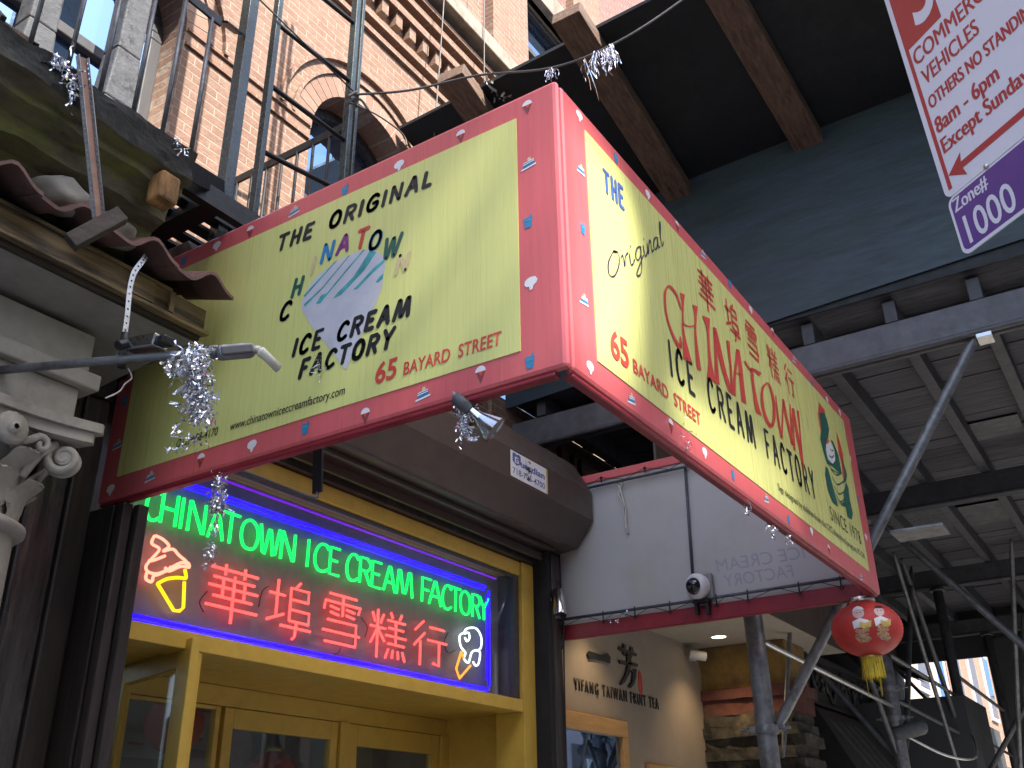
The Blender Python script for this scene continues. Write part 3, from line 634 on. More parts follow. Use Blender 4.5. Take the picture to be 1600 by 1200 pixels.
wall(lowloops, [M['brick']], BB, D, .32)
wall([rect(-5, 9.0, 7.9, 15)]+[rect(*u) for u in UPW], [M['brickred']], BB, D+.02, .32)
# lighter brick pier rising past the ledge, and flush piers
b = B(); box(b, 3.06, 3.665, D-.075, D+.019, 7.98, 14); box(b, 2.60, 2.93, D-.03, D+.0195, 7.99, 14); obj('pilaster', b, M['brick'], BB)
b = B(); box(b, 4.66, 5.3, D-.075, D+.019, 7.98, 14); obj('pilaster', b, M['brick'], BB)
b = B(); box(b, 1.55, 2.28, D-.05, D+.0195, 7.99, 14); obj('pilaster', b, M['brickred'], BB)
# arched openings: brick reveals, rings of voussoirs, thin raised mouldings
def ring(bm, cx, cz, r0, r1, y0, y1, a0=0, a1=180, n=26, mi=0):
    for k in range(n):
        t0, t1 = R_(a0+(a1-a0)*k/n), R_(a0+(a1-a0)*(k+1)/n)
        hexa(bm, [(cx+r*math.cos(t), y, cz+r*math.sin(t)) for y in (y0, y1) for r, t in ((r0, t0), (r1, t0), (r1, t1), (r0, t1))], mi)
mv, nv_, lv, bv = principled('voussoir_brick')
tcv = nv_.new('ShaderNodeTexCoord'); oi = nv_.new('ShaderNodeVertexColor'); oi.layer_name = 'tone'
rv = ramp(nv_, lv, oi.outputs[0], [(0, (.25, .145, .10)), (.5, (.285, .175, .125)), (1, (.32, .22, .16))]); tv = noise(nv_, lv, 26, 8, .75)
gv = ramp(nv_, lv, tv.outputs[0], [(.3, (.75, .73, .7)), (.7, (1.1, 1.1, 1.1))]); lv.new(mixc(nv_, lv, 1.0, rv.outputs[0], gv.outputs[0], 'MULTIPLY'), bv.inputs['Base Color'])
bv.inputs['Roughness'].default_value = .85; bumpn(nv_, lv, bv, tv.outputs[0], .5, .006)
def voussoirs(cx, cz, r0, r1, nb, parent, proud=.006):
    b = B(); cl = b.loops.layers.color.new('tone')
    for k in range(nb):
        t0 = math.pi*(k+.06)/nb; t1 = math.pi*(k+.94)/nb; f0 = len(b.faces)
        hexa(b, [(cx+r*math.cos(t), y, cz+r*math.sin(t)) for y in (D-proud, D+.05) for r, t in ((r0, t0), (r1, t0), (r1, t1), (r0, t1))])
        b.faces.ensure_lookup_table(); v = random.random()
        for f in b.faces[f0:]:
            for lp in f.loops: lp[cl] = (v, v, v, 1)
    return obj('arch_bricks', b, mv, parent)
M['mortar'] = mat('pale_mortar', (.36, .28, .22), .9, var=.1, scale=30, bump=.2)
for i, (cx, cz) in enumerate(WC+[(3.64, 5.83)]):
    wn = obj('window', (lambda b: (box(b, cx-WR, cx+WR, D+.22, D+.30, SILL-.02, SILL+.10), ring(b, cx, cz, WR-.075, WR+.001, D+.20, D+.29), box(b, cx-WR, cx-WR+.075, D+.20, D+.29, SILL+.1, cz), box(b, cx+WR-.075, cx+WR, D+.20, D+.29, SILL+.1, cz), box(b, cx-WR+.07, cx+WR-.07, D+.215, D+.285, cz-.36, cz-.29), b)[-1])(B()), M['jamb'], BB, bevel=.008)
    b = B(); plate(b, [archloop(cx, cz, WR-.06, SILL+.05)], .006, (0, D+.262, 0), X3, Z3); obj('pane', b, M['mirror'], wn)
    b = B(); ring(b, cx, cz, WR+.002, WR+.158, D-.003, D+.04, n=40); obj('arch_mortar', b, M['mortar'], BB)
    voussoirs(cx, cz, WR, WR+.155, 23, BB)
    b = B(); ring(b, cx, cz, WR+.16, WR+.185, D-.022, D+.03, 2, 178); obj('arch_moulding', b, M['brick'], BB)
    b = B(); ring(b, cx, cz, WR+.265, WR+.295, D-.03, D+.03, 2, 178); obj('arch_moulding', b, M['brick'], BB)
# window behind the fire escape has two flared posts painted grey and cracked, and thick frame members
def flared(x, w0, w1, zb, zt):
    b = B(); pts = [(x, D-.10, zb-.04), (x, D-.10, zb+.10), (x, D-.10, zb+.28), (x, D-.10, zb+.6), (x, D-.10, zt)]; wd = [w1*1.1, w1*1.02, w1*.86, w0, w0]
    for i in range(4):
        a, c = wd[i]/2, wd[i+1]/2
        hexa(b, [(x-a, D-.16, pts[i][2]), (x+a, D-.16, pts[i][2]), (x+a, D-.03, pts[i][2]), (x-a, D-.03, pts[i][2]), (x-c, D-.16, pts[i+1][2]), (x+c, D-.16, pts[i+1][2]), (x+c, D-.03, pts[i+1][2]), (x-c, D-.03, pts[i+1][2])])
    return obj('window_post', b, M['crack'], BB, bevel=.012)
flared(-.80, .13, .16, 4.80, 6.6); flared(-.36, .135, .20, 4.66, 6.6)
# impost strings, dentil course and stone ledge
for z in (5.735, 5.838):
    for x0, x1 in ((.04, 1.03), (2.11, 3.1), (4.18, 5.18), (-4.9, -1.04)): b = B(); box(b, x0, x1, D-.016, D+.02, z, z+.022); obj('belt_course', b, M['brick'], BB)
for y_, z0, z1 in ((.03, 7.06, 7.105), (.055, 7.165, 7.225), (.095, 7.43, 7.50), (.125, 7.565, 7.63), (.15, 7.685, 7.73)): b = B(); box(b, -4.9, 8.9, D-y_, D+.02, z0, z1); obj('belt_course', b, M['brick'], BB)
for k in range(36):
    b = B(); x = -1.4+k*.165; box(b, x, x+.075, D-.07, D+.02, 7.30, 7.43); obj('dentil', b, M['brick'], BB)
b = B(); box(b, -4.9, 8.9, D-.24, D+.03, 7.80, 7.965); obj('stone_ledge', b, M['ledge'], BB, bevel=.012)
for u in UPW:
    b = B(); box(b, u[0], u[0]+.06, D+.10, D+.2, u[2], u[3]); box(b, u[1]-.06, u[1], D+.10, D+.2, u[2], u[3]); box(b, u[0]+.06, u[1]-.06, D+.10, D+.2, u[3]-.07, u[3]); box(b, u[0]+.06, u[1]-.06, D+.09, D+.2, u[2]+.62, u[2]+.68)
    wn = obj('window', b, M['jamb'], BB); b = B(); box(b, u[0]+.03, u[1]-.03, D+.15, D+.16, u[2], u[3]-.02); obj('pane', b, M['mirror'], wn)
    b = B(); box(b, u[0]-.12, u[1]+.12, D-.06, D+.08, u[3], u[3]+.30); obj('lintel', b, M['ledge'], BB, bevel=.01)
# two loose wires down the front
for (x0, z0, x1, z1) in ((2.05, 9.2, 2.0, 6.3), (2.6, 9.6, 2.64, 7.2)):
    b = B(); tube(b, smooth_path([(x0, D-.27, z0), (x0+.03, D-.27, (z0+z1)/2+.4), (x1, D-.26, z1)], 6), .006, 5)
    tag(obj('hanging_wire', b, M['cable']), 'thin dark wire hanging down the brick front, '+('left' if x0 < 2.3 else 'right')+' of the two', 'wire')

# ================================================================== FIRE ESCAPE
FE = thing('fire_escape', 'dark green iron fire escape balcony with posts, rails and slatted floor on the brick wall', 'fire escape', (0, 1.5, 3.97))
def fbar(name, a, c, w_, h_, m='fe', upv=Y3): b = B(); bar(b, a, c, w_, h_, upv); return obj(name, b, M[m], FE, bevel=.003)
fbar('post', (-.25, 1.5, 3.80), (-.25, 1.5, 7.6), .052, .058)
fbar('post', (-.085, 1.5, 3.90), (-.085, 1.5, 7.6), .03, .036)
fbar('post', (.452, 1.50, 3.92), (.452, 1.50, 7.6), .032, .042)
fbar('post', (.515, 1.52, 3.92), (.515, 1.52, 7.6), .022, .04)
fbar('post', (.45, 2.36, 3.92), (.45, 2.36, 5.02), .04, .04)
# guard rails along the front (tubes) and the flat top rail at the side
def ftube(name, a, c, r, m='feblack'): b = B(); tube(b, [a, c], r, 8); return obj(name, b, M[m], FE)
for z0, z1 in ((4.49, 4.585), (4.88, 4.905), (5.27, 5.305), (5.66, 5.72), (6.1, 6.15)): ftube('rail', (-.085, 1.5, z0), (.45, 1.5, z1), .0125)
ftube('wire', (-.25, 1.47, 5.285), (.46, 1.47, 5.22), .004)
fbar('rail', (.45, 1.52, 5.01), (.45, 2.40, 5.01), .014, .05, 'feblack', Z3)
for k in range(7): y = 1.62+k*.115; ftube('baluster', (.45, y, 3.97), (.45, y, 5.0), .0085)
# balustrade that stands on the mossy cornice
BA = thing('balustrade', 'thin worn steel balusters and black flat bars standing on the mossy cornice', 'railing', (-.8, 1.5, 4.22))
def bbar(name, a, c, w_, h_, upv=Z3): b = B(); bar(b, a, c, w_, h_, upv); return obj(name, b, M['feblack'], BA, bevel=.003)
bbar('rail', (-1.6, 1.5, 5.005), (-.395, 1.5, 5.005), .012, .05)
bbar('rail', (-.39, 1.5, 5.02), (.03, 1.93, 5.54), .05, .012)
bbar('brace', (-1.28, 1.50, 4.26), (-1.06, 2.75, 5.55), .02, .035)
bbar('brace', (-1.15, 1.50, 4.24), (-.86, 2.75, 5.40), .02, .035)
bbar('bracket', (-.46, 1.5, 4.15), (.05, 1.90, 4.52), .012, .09)
for i, (x, z0) in enumerate(((-1.02, 4.25), (-.88, 4.24), (-.73, 4.24), (-.59, 4.24), (-.445, 4.22), (-1.17, 4.25))):
    b = B(); tube(b, [(x, 1.5, z0-.02), (x+.002, 1.5, 4.6), (x, 1.5, 5.0 if i != 4 else 4.99)], .0095, 8); obj('baluster', b, M['rod'], BA)
# slatted floor: flat bars along the wall on cross bearers
b = B(); y = 1.36
while y < 2.38:
    for x0, x1 in ((-.66, .52),): box(b, x0, x1, y, y+.062, 3.97, 3.985)
    y += .098
for x in (-.62, -.40, -.12, .15, .44): box(b, x-.045, x+.045, 1.34, 2.40, 3.925, 3.968)
box(b, -.66, .54, 1.33, 1.37, 3.91, 4.0)
obj('slatted_floor', b, M['feblack'], FE)

# the upper front stands back from the one-storey shop fronts and is drawn 15 % larger than its first draft
SETBACK = Matrix.Translation((.3676, .2054, -.2399)) @ Matrix.Scale(1.15, 4)
def enlarge(root):
    for o in root.children_recursive:
        if o.get('sized'): continue
        o.data.transform(SETBACK); o['sized'] = 1
for r in (BB, FE, bpy.data.objects['hanging_wire'], bpy.data.objects['hanging_wire.001']):
    if r.type == 'EMPTY':
        enlarge(r); d0 = SETBACK @ r.location; 
        for c in r.children: c.location = -d0
        r.location = d0
    else: r.data.transform(SETBACK)
for o in list(BB.children_recursive)+list(FE.children_recursive): del o['sized']
# ================================================================== NEIGHBOUR ON THE LEFT
# mossy cornice
CN = thing('mossy_cornice', 'moss-grown dark stone cornice ledge under the fire escape balusters', 'cornice', (-1.5, 1.5, 3.8))
prof = [(1.47, 4.225), (1.47, 4.09), (1.53, 4.075), (1.535, 4.035), (1.60, 4.01), (1.62, 3.945), (1.70, 3.92), (1.73, 3.86), (1.86, 3.84), (1.88, 3.78), (2.1, 3.76), (2.40, 3.75), (2.40, 4.225)]
b = B(); N_ = 150; x0, x1 = -3.0, -.43; prev = None
from mathutils import noise as mnoise
pr = []
for (a, c) in zip(prof, prof[1:]):
    n_ = max(1, int((Vector(c)-Vector(a)).length/.022))
    pr += [(a[0]+(c[0]-a[0])*k/n_, a[1]+(c[1]-a[1])*k/n_) for k in range(n_)]
pr.append(prof[-1]); npr = len(pr)
for i in range(N_+1):
    x = x0+(x1-x0)*i/N_; row = []
    for y, z in pr:
        q = Vector((x*5, y*9, z*9)); f = mnoise.fractal(q, 1.0, 2.0, 4)*.016; g = mnoise.fractal(q*.35+Vector((9, 2, 1)), 1, 2, 3)*.012
        row.append(b.verts.new((x+f*.4, y-f-g, z+f*.8)))
    if prev:
        for j in range(npr-1):
            ff = b.faces.new([prev[j], row[j], row[j+1], prev[j+1]]); ff.material_index = 1 if pr[j][1] > 4.10 else 0
        ff = b.faces.new([prev[-1], row[-1], row[0], prev[0]]); ff.material_index = 1
    prev = row
    if i == 0: b.faces.new(row)
b.faces.new(prev[::-1])
obj('moulding', b, [M['moss'], M['blackgrime']], CN)
b = B(); box(b, -.575, -.485, 1.47, 1.56, 3.93, 4.06); o = obj('broken_wood_end', b, M['rot'], CN, bevel=.012); o.rotation_euler = (0, 0, 0)
for (cx, cy, cz, s) in ((-.58, 1.72, 3.85, .075), (-.83, 1.70, 3.86, .085), (-.70, 1.75, 3.86, .06)):
    b = B(); bmesh.ops.create_icosphere(b, subdivisions=3, radius=1)
    rr = random.Random(int(cx*1000))
    for v in b.verts: v.co = Vector((cx, cy, cz))+Vector((v.co.x*s*1.3, v.co.y*s, v.co.z*s*.8))*(1+.14*math.sin(v.co.x*4+cx*9)*math.sin(v.co.z*5+1)+rr.gauss(0, .025))
    obj('crumbling_mortar', b, M['stone'], CN, smooth=True)
# dark flat wood bearer sticking out over the tiles
b = B(); bar(b, (-.885, 1.47, 3.535), (-.755, 1.40, 3.70), .045, .06); tag(obj('wood_bearer', b, M['darkwood'], bevel=.004), 'dark wooden beam end jutting out above the roof tiles', 'beam')
# slotted steel strut
b = B(); SA, SB = Vector((-1.01, 1.44, 4.27)), Vector((-.82, 1.44, 3.66)); dv = (SB-SA).normalized(); sv = dv.cross(Y3).normalized()
plate(b, [[(0, -.019), (.64, -.019), (.64, .019), (0, .019)]], .0025, SA, dv, sv)
for s_ in (-1, 1):
    for k in range(1): 
        O_ = SA+sv*.0195*s_; plate(b, [[(0, -.002), (.64, -.002), (.64, .02), (0, .02)]]+[[(.015+q*.021, .006), (.024+q*.021, .006), (.024+q*.021, .013), (.015+q*.021, .013)] for q in range(29)], .002, O_, dv, -Y3)
tag(obj('slotted_strut', b, M['strut'], loc=(-.82, 1.44, 3.66)), 'grey slotted steel angle leaning between mossy cornice and roof tiles', 'steel strut')
b = B(); bar(b, SA-Y3*.006, SB-Y3*.006, .028, .002, Y3); obj('primer_strip', b, M['primer'], bpy.data.objects['slotted_strut']); bpy.data.objects['primer_strip'].location = -Vector((-.82, 1.44, 3.66))

# tiled pent roof, fascia and soffit
NB = thing('tiled_pent_roof', 'terracotta tiled pent roof with stained wooden fascia and grey stucco soffit, left of the sign', 'roof', (-1, 1.7, 3.5))
b = B(); PER = .292; X0 = -.205; nseg = 14
def tz(x):
    ph = (x-X0)/PER*2*math.pi
    return .036*math.cos(ph)+.010*math.cos(2*ph+.6)
def tilecol(bm, xa, xb, ya, yb, za, zb_, th=.016):
    xs = [xa+(xb-xa)*i/nseg for i in range(nseg+1)]; R0 = []
    for (yy, zz) in ((ya, za), (yb, zb_)):
        R0.append([bm.verts.new((x, yy, zz+tz(x))) for x in xs]); R0.append([bm.verts.new((x, yy, zz+tz(x)-th)) for x in xs])
    for i in range(nseg):
        for f in (bm.faces.new([R0[0][i], R0[0][i+1], R0[2][i+1], R0[2][i]]), bm.faces.new([R0[1][i], R0[3][i], R0[3][i+1], R0[1][i+1]]), bm.faces.new([R0[0][i], R0[1][i], R0[1][i+1], R0[0][i+1]])): f.smooth = False
    for e in (0, nseg): bm.faces.new([R0[0][e], R0[1][e], R0[3][e], R0[2][e]])
rr = random.Random(3)
for c in range(9):
    xb = X0+PER*.36-c*PER; 
    for r in range(3):
        dy = rr.uniform(-.015, .015); dz = rr.uniform(-.006, .006)
        tilecol(b, xb-PER*1.04, xb+.004, 1.55+r*.28+dy, 1.55+(r+1)*.28+.04+dy, 3.745+r*.11+dz+.012*(r % 2), 3.745+(r+1)*.11+.0+dz)
obj('roof_tiles', b, M['tile'], NB)
b = B(); box(b, -3.4, -.11, 1.69, 1.72, 3.60, 3.70); 
obj('fascia', b, M['fascia'], NB, bevel=.004)
b = B(); box(b, -3.4, -.10, 1.665, 1.70, 3.575, 3.592); box(b, -3.4, -.30, 1.675, 1.688, 3.695, 3.71); obj('fascia_trim', b, M['fascia'], NB, bevel=.003)
b = B(); bar(b, (-.30, 1.672, 3.60), (-.30, 1.672, 3.69), .022, .012, Y3); bar(b, (-.44, 1.676, 3.6), (-.44, 1.676, 3.69), .11, .012, Y3); obj('fascia_batten', b, M['fascia'], NB)
b = B(); box(b, -.15, -.11, 1.70, 2.1, 3.575, 3.70); hexa(b, [(-3.4, 1.70, 3.555), (-.12, 1.70, 3.555), (-.12, 2.02, 3.53), (-1.1, 1.74, 3.553), (-3.4, 1.70, 3.575), (-.12, 1.70, 3.575), (-.12, 2.02, 3.56), (-1.1, 1.74, 3.57)]); obj('soffit_board', b, M['darkwood'], NB)
b = B(); quad(b, (-3.4, 1.72, 3.55), (-.13, 1.72, 3.55), (-.13, D, 3.50), (-3.4, D, 3.50)); quad(b, (-3.4, 1.72, 3.62), (-.13, 1.72, 3.62), (-.13, D, 3.62), (-3.4, D, 3.62)); obj('stucco_soffit', b, M['stucco'], NB)
# perforated hanger strap
b = B(); sp = smooth_path([(-.50, 1.60, 3.735), (-.515, 1.595, 3.70), (-.545, 1.59, 3.63), (-.55, 1.59, 3.55), (-.545, 1.585, 3.45), (-.545, 1.58, 3.36), (-.56, 1.57, 3.25)], 3)
for a, c in zip(sp, sp[1:]):
    n0 = Vector((0, -1, 0)); d = (c-a); 
    plate(b, [[(0, -.011), (d.length+.002, -.011), (d.length+.002, .011), (0, .011)], [(d.length*.5+.0045*math.cos(k*.785), .0045*math.sin(k*.785)) for k in range(8)]], .002, a, d.normalized(), n0.cross(d).normalized()*1)
tag(obj('hanger_strap', b, M['alu'], loc=(-.55, 1.59, 3.3)), 'perforated steel hanger strap from roof tile down to the lamp pipe', 'strap')

# corinthian column and the block above
CC = thing('corinthian_column', 'pale plaster corinthian column with scrolls and acanthus leaves at the left edge', 'column', (-.71, 2.20, .14))
cx, cy = -.71, 2.20
b = B(); lathe(b, [(.27, .14), (.27, .3), (.235, .34), (.245, .6), (.24, 1.8), (.225, 2.66)], (cx, cy, 0), n=48); obj('shaft', b, M['stone'], CC)
b = B(); lathe(b, [(.225, 2.655), (.245, 2.66), (.262, 2.675), (.262, 2.695), (.235, 2.71), (.215, 2.72)], (cx, cy, 0), n=48); obj('astragal', b, M['stone'], CC)
b = B(); lathe(b, [(.205, 2.71), (.205, 2.82), (.215, 2.90), (.25, 2.98), (.275, 3.03)], (cx, cy, 0), n=48); obj('bell', b, M['stone'], CC)
def abacus(bm, h, z0, z1, cav, ch):
    pts = []
    for q in range(4):
        a = math.pi/2*q; 
        for t in [i/8 for i in range(9)]:
            u = -1+2*t; x, y = (h-cav*(1-u*u)), u*(h-ch)
            pts.append((cx+x*math.cos(a)-y*math.sin(a), cy+x*math.sin(a)+y*math.cos(a)))
    me = plate2d([pts], z1-z0); me.transform(Matrix.Translation((0, 0, z0))); add_me(bm, me)
b = B(); abacus(b, .325, 3.035, 3.075, .05, .02); abacus(b, .345, 3.077, 3.115, .05, .02); obj('abacus', b, M['stone'], CC, bevel=.006)
b = B(); box(b, cx-.29, cx+.25, cy-.26, cy+.2, 3.117, 3.26); box(b, cx-1.6, cx+.31, cy-.30, cy+.2, 3.262, 3.33); box(b, cx-1.6, cx+.27, cy-.27, cy+.2, 3.332, 3.50); obj('entablature', b, M['stone'], CC, bevel=.008)
def leaf(bm, ang, r0, z0, h, wd, curl):
    rows = []
    for i in range(15):
        t = i/14; bend = max(0, t-.62)/.38
        rad0 = r0+.012+.02*t+curl*math.sin(bend*1.9); zz = z0+h*min(t, .62)+h*.38*math.sin(bend*2.1)/1.0*.9
        ww = wd*(.72+.33*math.sin(t*2.6))*(1 if t < .72 else max(.12, 1-((t-.72)/.28)**2)**.5)
        row = []
        for j in range(-4, 5):
            u = j/4; lob = 1+.07*math.cos(t*22)*abs(u); a2 = ang+u*ww*lob/rad0/2
            rad = rad0+.016*(1-u*u)-(.010 if j == 0 else 0)-(.005 if abs(j) == 2 else 0)
            row.append(bm.verts.new((cx+rad*math.cos(a2), cy+rad*math.sin(a2), zz)))
        rows.append(row)
    for a, c in zip(rows, rows[1:]):
        for j in range(8): bm.faces.new([a[j], a[j+1], c[j+1], c[j]]).smooth = True
for k in range(8):
    b = B(); leaf(b, math.pi/4*k, .205, 2.715, .15, .17, .05); obj('acanthus_leaf', b, M['stone'], CC)
for k in range(8):
    b = B(); leaf(b, math.pi/4*k+math.pi/8, .207, 2.76, .20, .15, .06); obj('acanthus_leaf', b, M['stone'], CC)
for k in range(4):
    a = math.pi/4+math.pi/2*k; er = Vector((math.cos(a), math.sin(a), 0)); b = B(); vz = 2.965
    for s_ in (-1, 1):
        pts = []; rad = []; c0 = Vector((cx, cy, vz))+er*.355
        for i in range(34):
            t = i/33; th = 2.2+t*10.5; r_ = .058*(1-t)+.006
            pts.append(c0+er*(r_*math.cos(th))+Z3*(r_*math.sin(th))+er.cross(Z3)*s_*.022); rad.append(.019-.009*t)
        pts = [Vector((cx, cy, 2.86))+er*.24+er.cross(Z3)*s_*.08, Vector((cx, cy, 2.96))+er*.27+er.cross(Z3)*s_*.06]+pts; rad = [.015, .022]+rad
        tube(b, pts, rad, 8)
    tube(b, [Vector((cx, cy, vz))+er*.355+er.cross(Z3)*.03, Vector((cx, cy, vz))+er*.355-er.cross(Z3)*.03], .03, 14)
    obj('scroll', b, M['stone'], CC)
for k in range(4):
    a = math.pi/2*k; er = Vector((math.cos(a), math.sin(a), 0)); b = B(); c0 = Vector((cx, cy, 3.0))+er*.285
    lathe(b, [(.010, .04), (.024, .036), (.026, .024), (.052, .03), (.064, .012), (.055, -.01), (.04, -.03)], c0, er, 14); obj('rosette', b, M['stone'], CC)
    for s_ in (-1, 1):
        b = B(); tv_ = er.cross(Z3)*s_; pts = [c0+tv_*.03-Z3*.05-er*.03, c0+tv_*.09-Z3*.01-er*.005]+[c0+tv_*(.13+.035*(1-t)*math.cos(2.6-t*8))+Z3*(-.02+.035*(1-t)*math.sin(2.6-t*8))-er*.005 for t in [q/14 for q in range(13)]]
        tube(b, pts, [.012]+[.016-.006*q/14 for q in range(14)], 7); obj('small_scroll', b, M['stone'], CC)
# dark shopfront wall and metal guides between the column and the shop
SW = thing('shop_pier', 'dark scuffed metal pier between the pale column and the yellow doorway', 'pier', (-.1, 2.3, .14))
b = B(); box(b, -3.4, -.30, 2.46, 2.6, .14, 3.5); obj('back_wall', b, M['darkmetal'], SW)
b = B(); box(b, -.30, -.13, 2.435, 2.55, .14, 3.5); obj('grey_panel', b, M['greymetal'], SW, bevel=.01)
b = B(); box(b, -.128, -.005, 2.42, 2.55, .14, 3.5); box(b, -.0045, .099, 2.506, 2.55, .14, 3.6); obj('dark_panel', b, M['darkmetal'], SW, bevel=.012)
b = B(); box(b, -.003, .045, 2.20, 2.25, .14, 2.975); box(b, -.003, .045, 2.27, 2.5, .14, 2.975); box(b, .052, .105, 2.17, 2.21, .14, 2.975); box(b, .052, .105, 2.225, 2.5, .14, 2.975); obj('shutter_guide', b, M['darkmetal'], SW, bevel=.006)
b = B(); c0 = on(1, 2.40, 121, 1012); box(b, c0.x-.022, c0.x+.022, 2.385, 2.422, c0.z-.03, c0.z+.03); tube(b, [(c0.x+.01, 2.385, c0.z+.03), (c0.x+.025, 2.36, c0.z+.05), (c0.x+.035, 2.38, c0.z+.045)], .008, 6); obj('rusty_hasp', b, M['rust'], SW, bevel=.003)

# ================================================================== ICE CREAM SHOP FRONT
SH = thing('yellow_shopfront', 'mustard yellow painted shop doorway below the neon sign, with glass inner doors', 'shopfront', (2, D, .14))
def part(name, bx, m, parent=None, bevel=.004):
    b = B()
    for q in bx: box(b, *q)
    return obj(name, b, M[m] if isinstance(m, str) else m, parent or SH, bevel=bevel)
YI = 3.15                                     # inner door wall
part('transom_rail', [(.11, 3.445, D-.03, D+.16, 2.455, 2.535)], 'yframe')
part('jamb', [(3.445, 3.60, D-.035, D+.20, .14, 3.50)], 'yframe')
part('mullion', [(.615, .665, D-.025, D+.05, .14, 2.452)], 'yframe')
part('top_rail', [(.11, 3.44, D-.02, D+.16, 3.40, 3.50)], 'yframe')
part('soffit', [(.11, 3.60, D+.165, YI, 2.47, 2.50)], 'yframe')
part('side_wall', [(3.60, 3.66, D+.202, YI+.02, .14, 2.52)], 'yframe')
part('side_wall', [(.02, .10, D+.202, YI+2.4, .14, 2.52)], 'stucco')
part('header', [(.70, 3.598, YI, YI+.06, 2.36, 2.469)], 'yframe')
# fixed light, door, door in the inner wall
def door(x0, x1, zt, st, tr, name='inner_door'):
    d = part(name, [(x0, x0+st, YI-.012, YI+.035, .14, zt), (x1-st, x1, YI-.012, YI+.035, .14, zt), (x0+st, x1-st, YI-.012, YI+.035, zt-tr, zt), (x0+st, x1-st, YI-.012, YI+.035, .14, .4)], 'yframe')
    part('pane', [(x0+st-.01, x1-st+.01, YI+.008, YI+.014, .38, zt-tr+.01)], 'pane', d, 0)
door(.72, 1.47, 2.355, .035, .02, 'fixed_light')
door(1.50, 2.44, 2.355, .07, .11)
part('post', [(2.445, 2.53, YI-.03, YI+.05, .14, 2.358)], 'yframe')
door(2.535, 3.50, 2.355, .09, .13)
part('post', [(3.505, 3.597, YI-.03, YI+.05, .14, 2.358)], 'yframe')
# open door leaf, swung inwards at the left
LF = thing('open_door', 'yellow framed glass door standing open at the left of the doorway', 'door', (.56, 2.34, .16))
a0, a1 = Vector((.565, 2.315, 0)), Vector((.77, 3.12, 0)); dl = (a1-a0).normalized()
def leafbar(name, s0, s1, z0, z1, m='yframe', th=.042):
    b = B(); p, q = a0+dl*s0, a0+dl*s1; n = Vector((dl.y, -dl.x, 0))*th/2
    hexa(b, [p-n+Z3*z0, q-n+Z3*z0, q+n+Z3*z0, p+n+Z3*z0, p-n+Z3*z1, q-n+Z3*z1, q+n+Z3*z1, p+n+Z3*z1]); return obj(name, b, M[m], LF, bevel=.004 if m != 'pane' else 0)
Llen = (a1-a0).length
leafbar('stile', 0, .135, .16, 2.50); leafbar('stile', Llen-.12, Llen, .16, 2.50); leafbar('rail', .135, Llen-.12, 2.375, 2.50); leafbar('rail', .135, Llen-.12, .16, .42); leafbar('pane', .13, Llen-.11, .41, 2.38, 'pane', .006)
# the room behind
RM = thing('shop_interior', 'dim grey shop interior with papers on the wall, seen through the yellow doors', 'room', (2, 5, .14))
b = B(); box(b, .1, 4.2, 5.6, 5.7, .14, 2.9); obj('back_wall', b, M['stucco'], RM)
b = B(); box(b, .1, 4.2, YI+.06, 5.6, 2.82, 2.9); obj('ceiling', b, M['stucco'], RM)
b = B(); box(b, 4.2, 4.3, YI, 5.7, .14, 2.9); obj('side_wall', b, M['stucco'], RM)
b = B(); box(b, .02, 4.2, D+.3, 5.7, .10, .145); obj('floor', b, M['walk'], RM)
b = B()
for (x, z, ww, hh) in ((1.9, 2.35, .5, .32), (2.6, 2.3, .6, .4), (3.2, 2.4, .4, .3), (1.3, 2.3, .35, .4)): box(b, x, x+ww, 5.585, 5.599, z, z+hh)
obj('wall_papers', b, M['whiteplastic'], RM)
b = B()
for k in range(9): x = 1.35+k*.27; box(b, x, x+.2*random.uniform(.5, 1), 5.578, 5.584, 2.42+.05*math.sin(k*2), 2.44+.05*math.sin(k*2))
obj('wall_scribbles', b, M['redink'], RM)
b = B(); box(b, 2.3, 2.9, 5.2, 5.58, 2.5, 2.75); obj('cooler_unit', b, M['whiteplastic'], RM, bevel=.02)
for i, (px, py, r, yy, lab) in enumerate(((272, 1132, .165, YI+.25, 'maroon lantern added behind the left glass in place of a reflection'), (425, 1212, .155, YI+.28, 'maroon gold-capped lantern added behind the inner glass door in place of a reflection'))):  # added lanterns, standing in for red reflections on the door glass
    c = on(1, yy, px, py); t = thing('reflection_lantern', lab, 'lantern', c, 'lanterns standing in for reflections on the shop glass')
    b = B(); lathe(b, [(.05*r/.16, -.9*r)]+[(r*math.cos(R_(a)), r*.93*math.sin(R_(a))) for a in range(-70, 71, 10)]+[(.05*r/.16, .9*r)], c, n=24); obj('shade', b, M['redpaper'], t)
    b = B(); lathe(b, [(.05, .88*r), (.056, .9*r), (.056, 1.06*r), (.05, 1.08*r)], c, n=18); obj('cap', b, M['gold'], t)
    b = B(); tube(b, [c+Z3*r, Vector((c.x, c.y, 2.80))], .002, 4); obj('string', b, M['blackcable'], t)

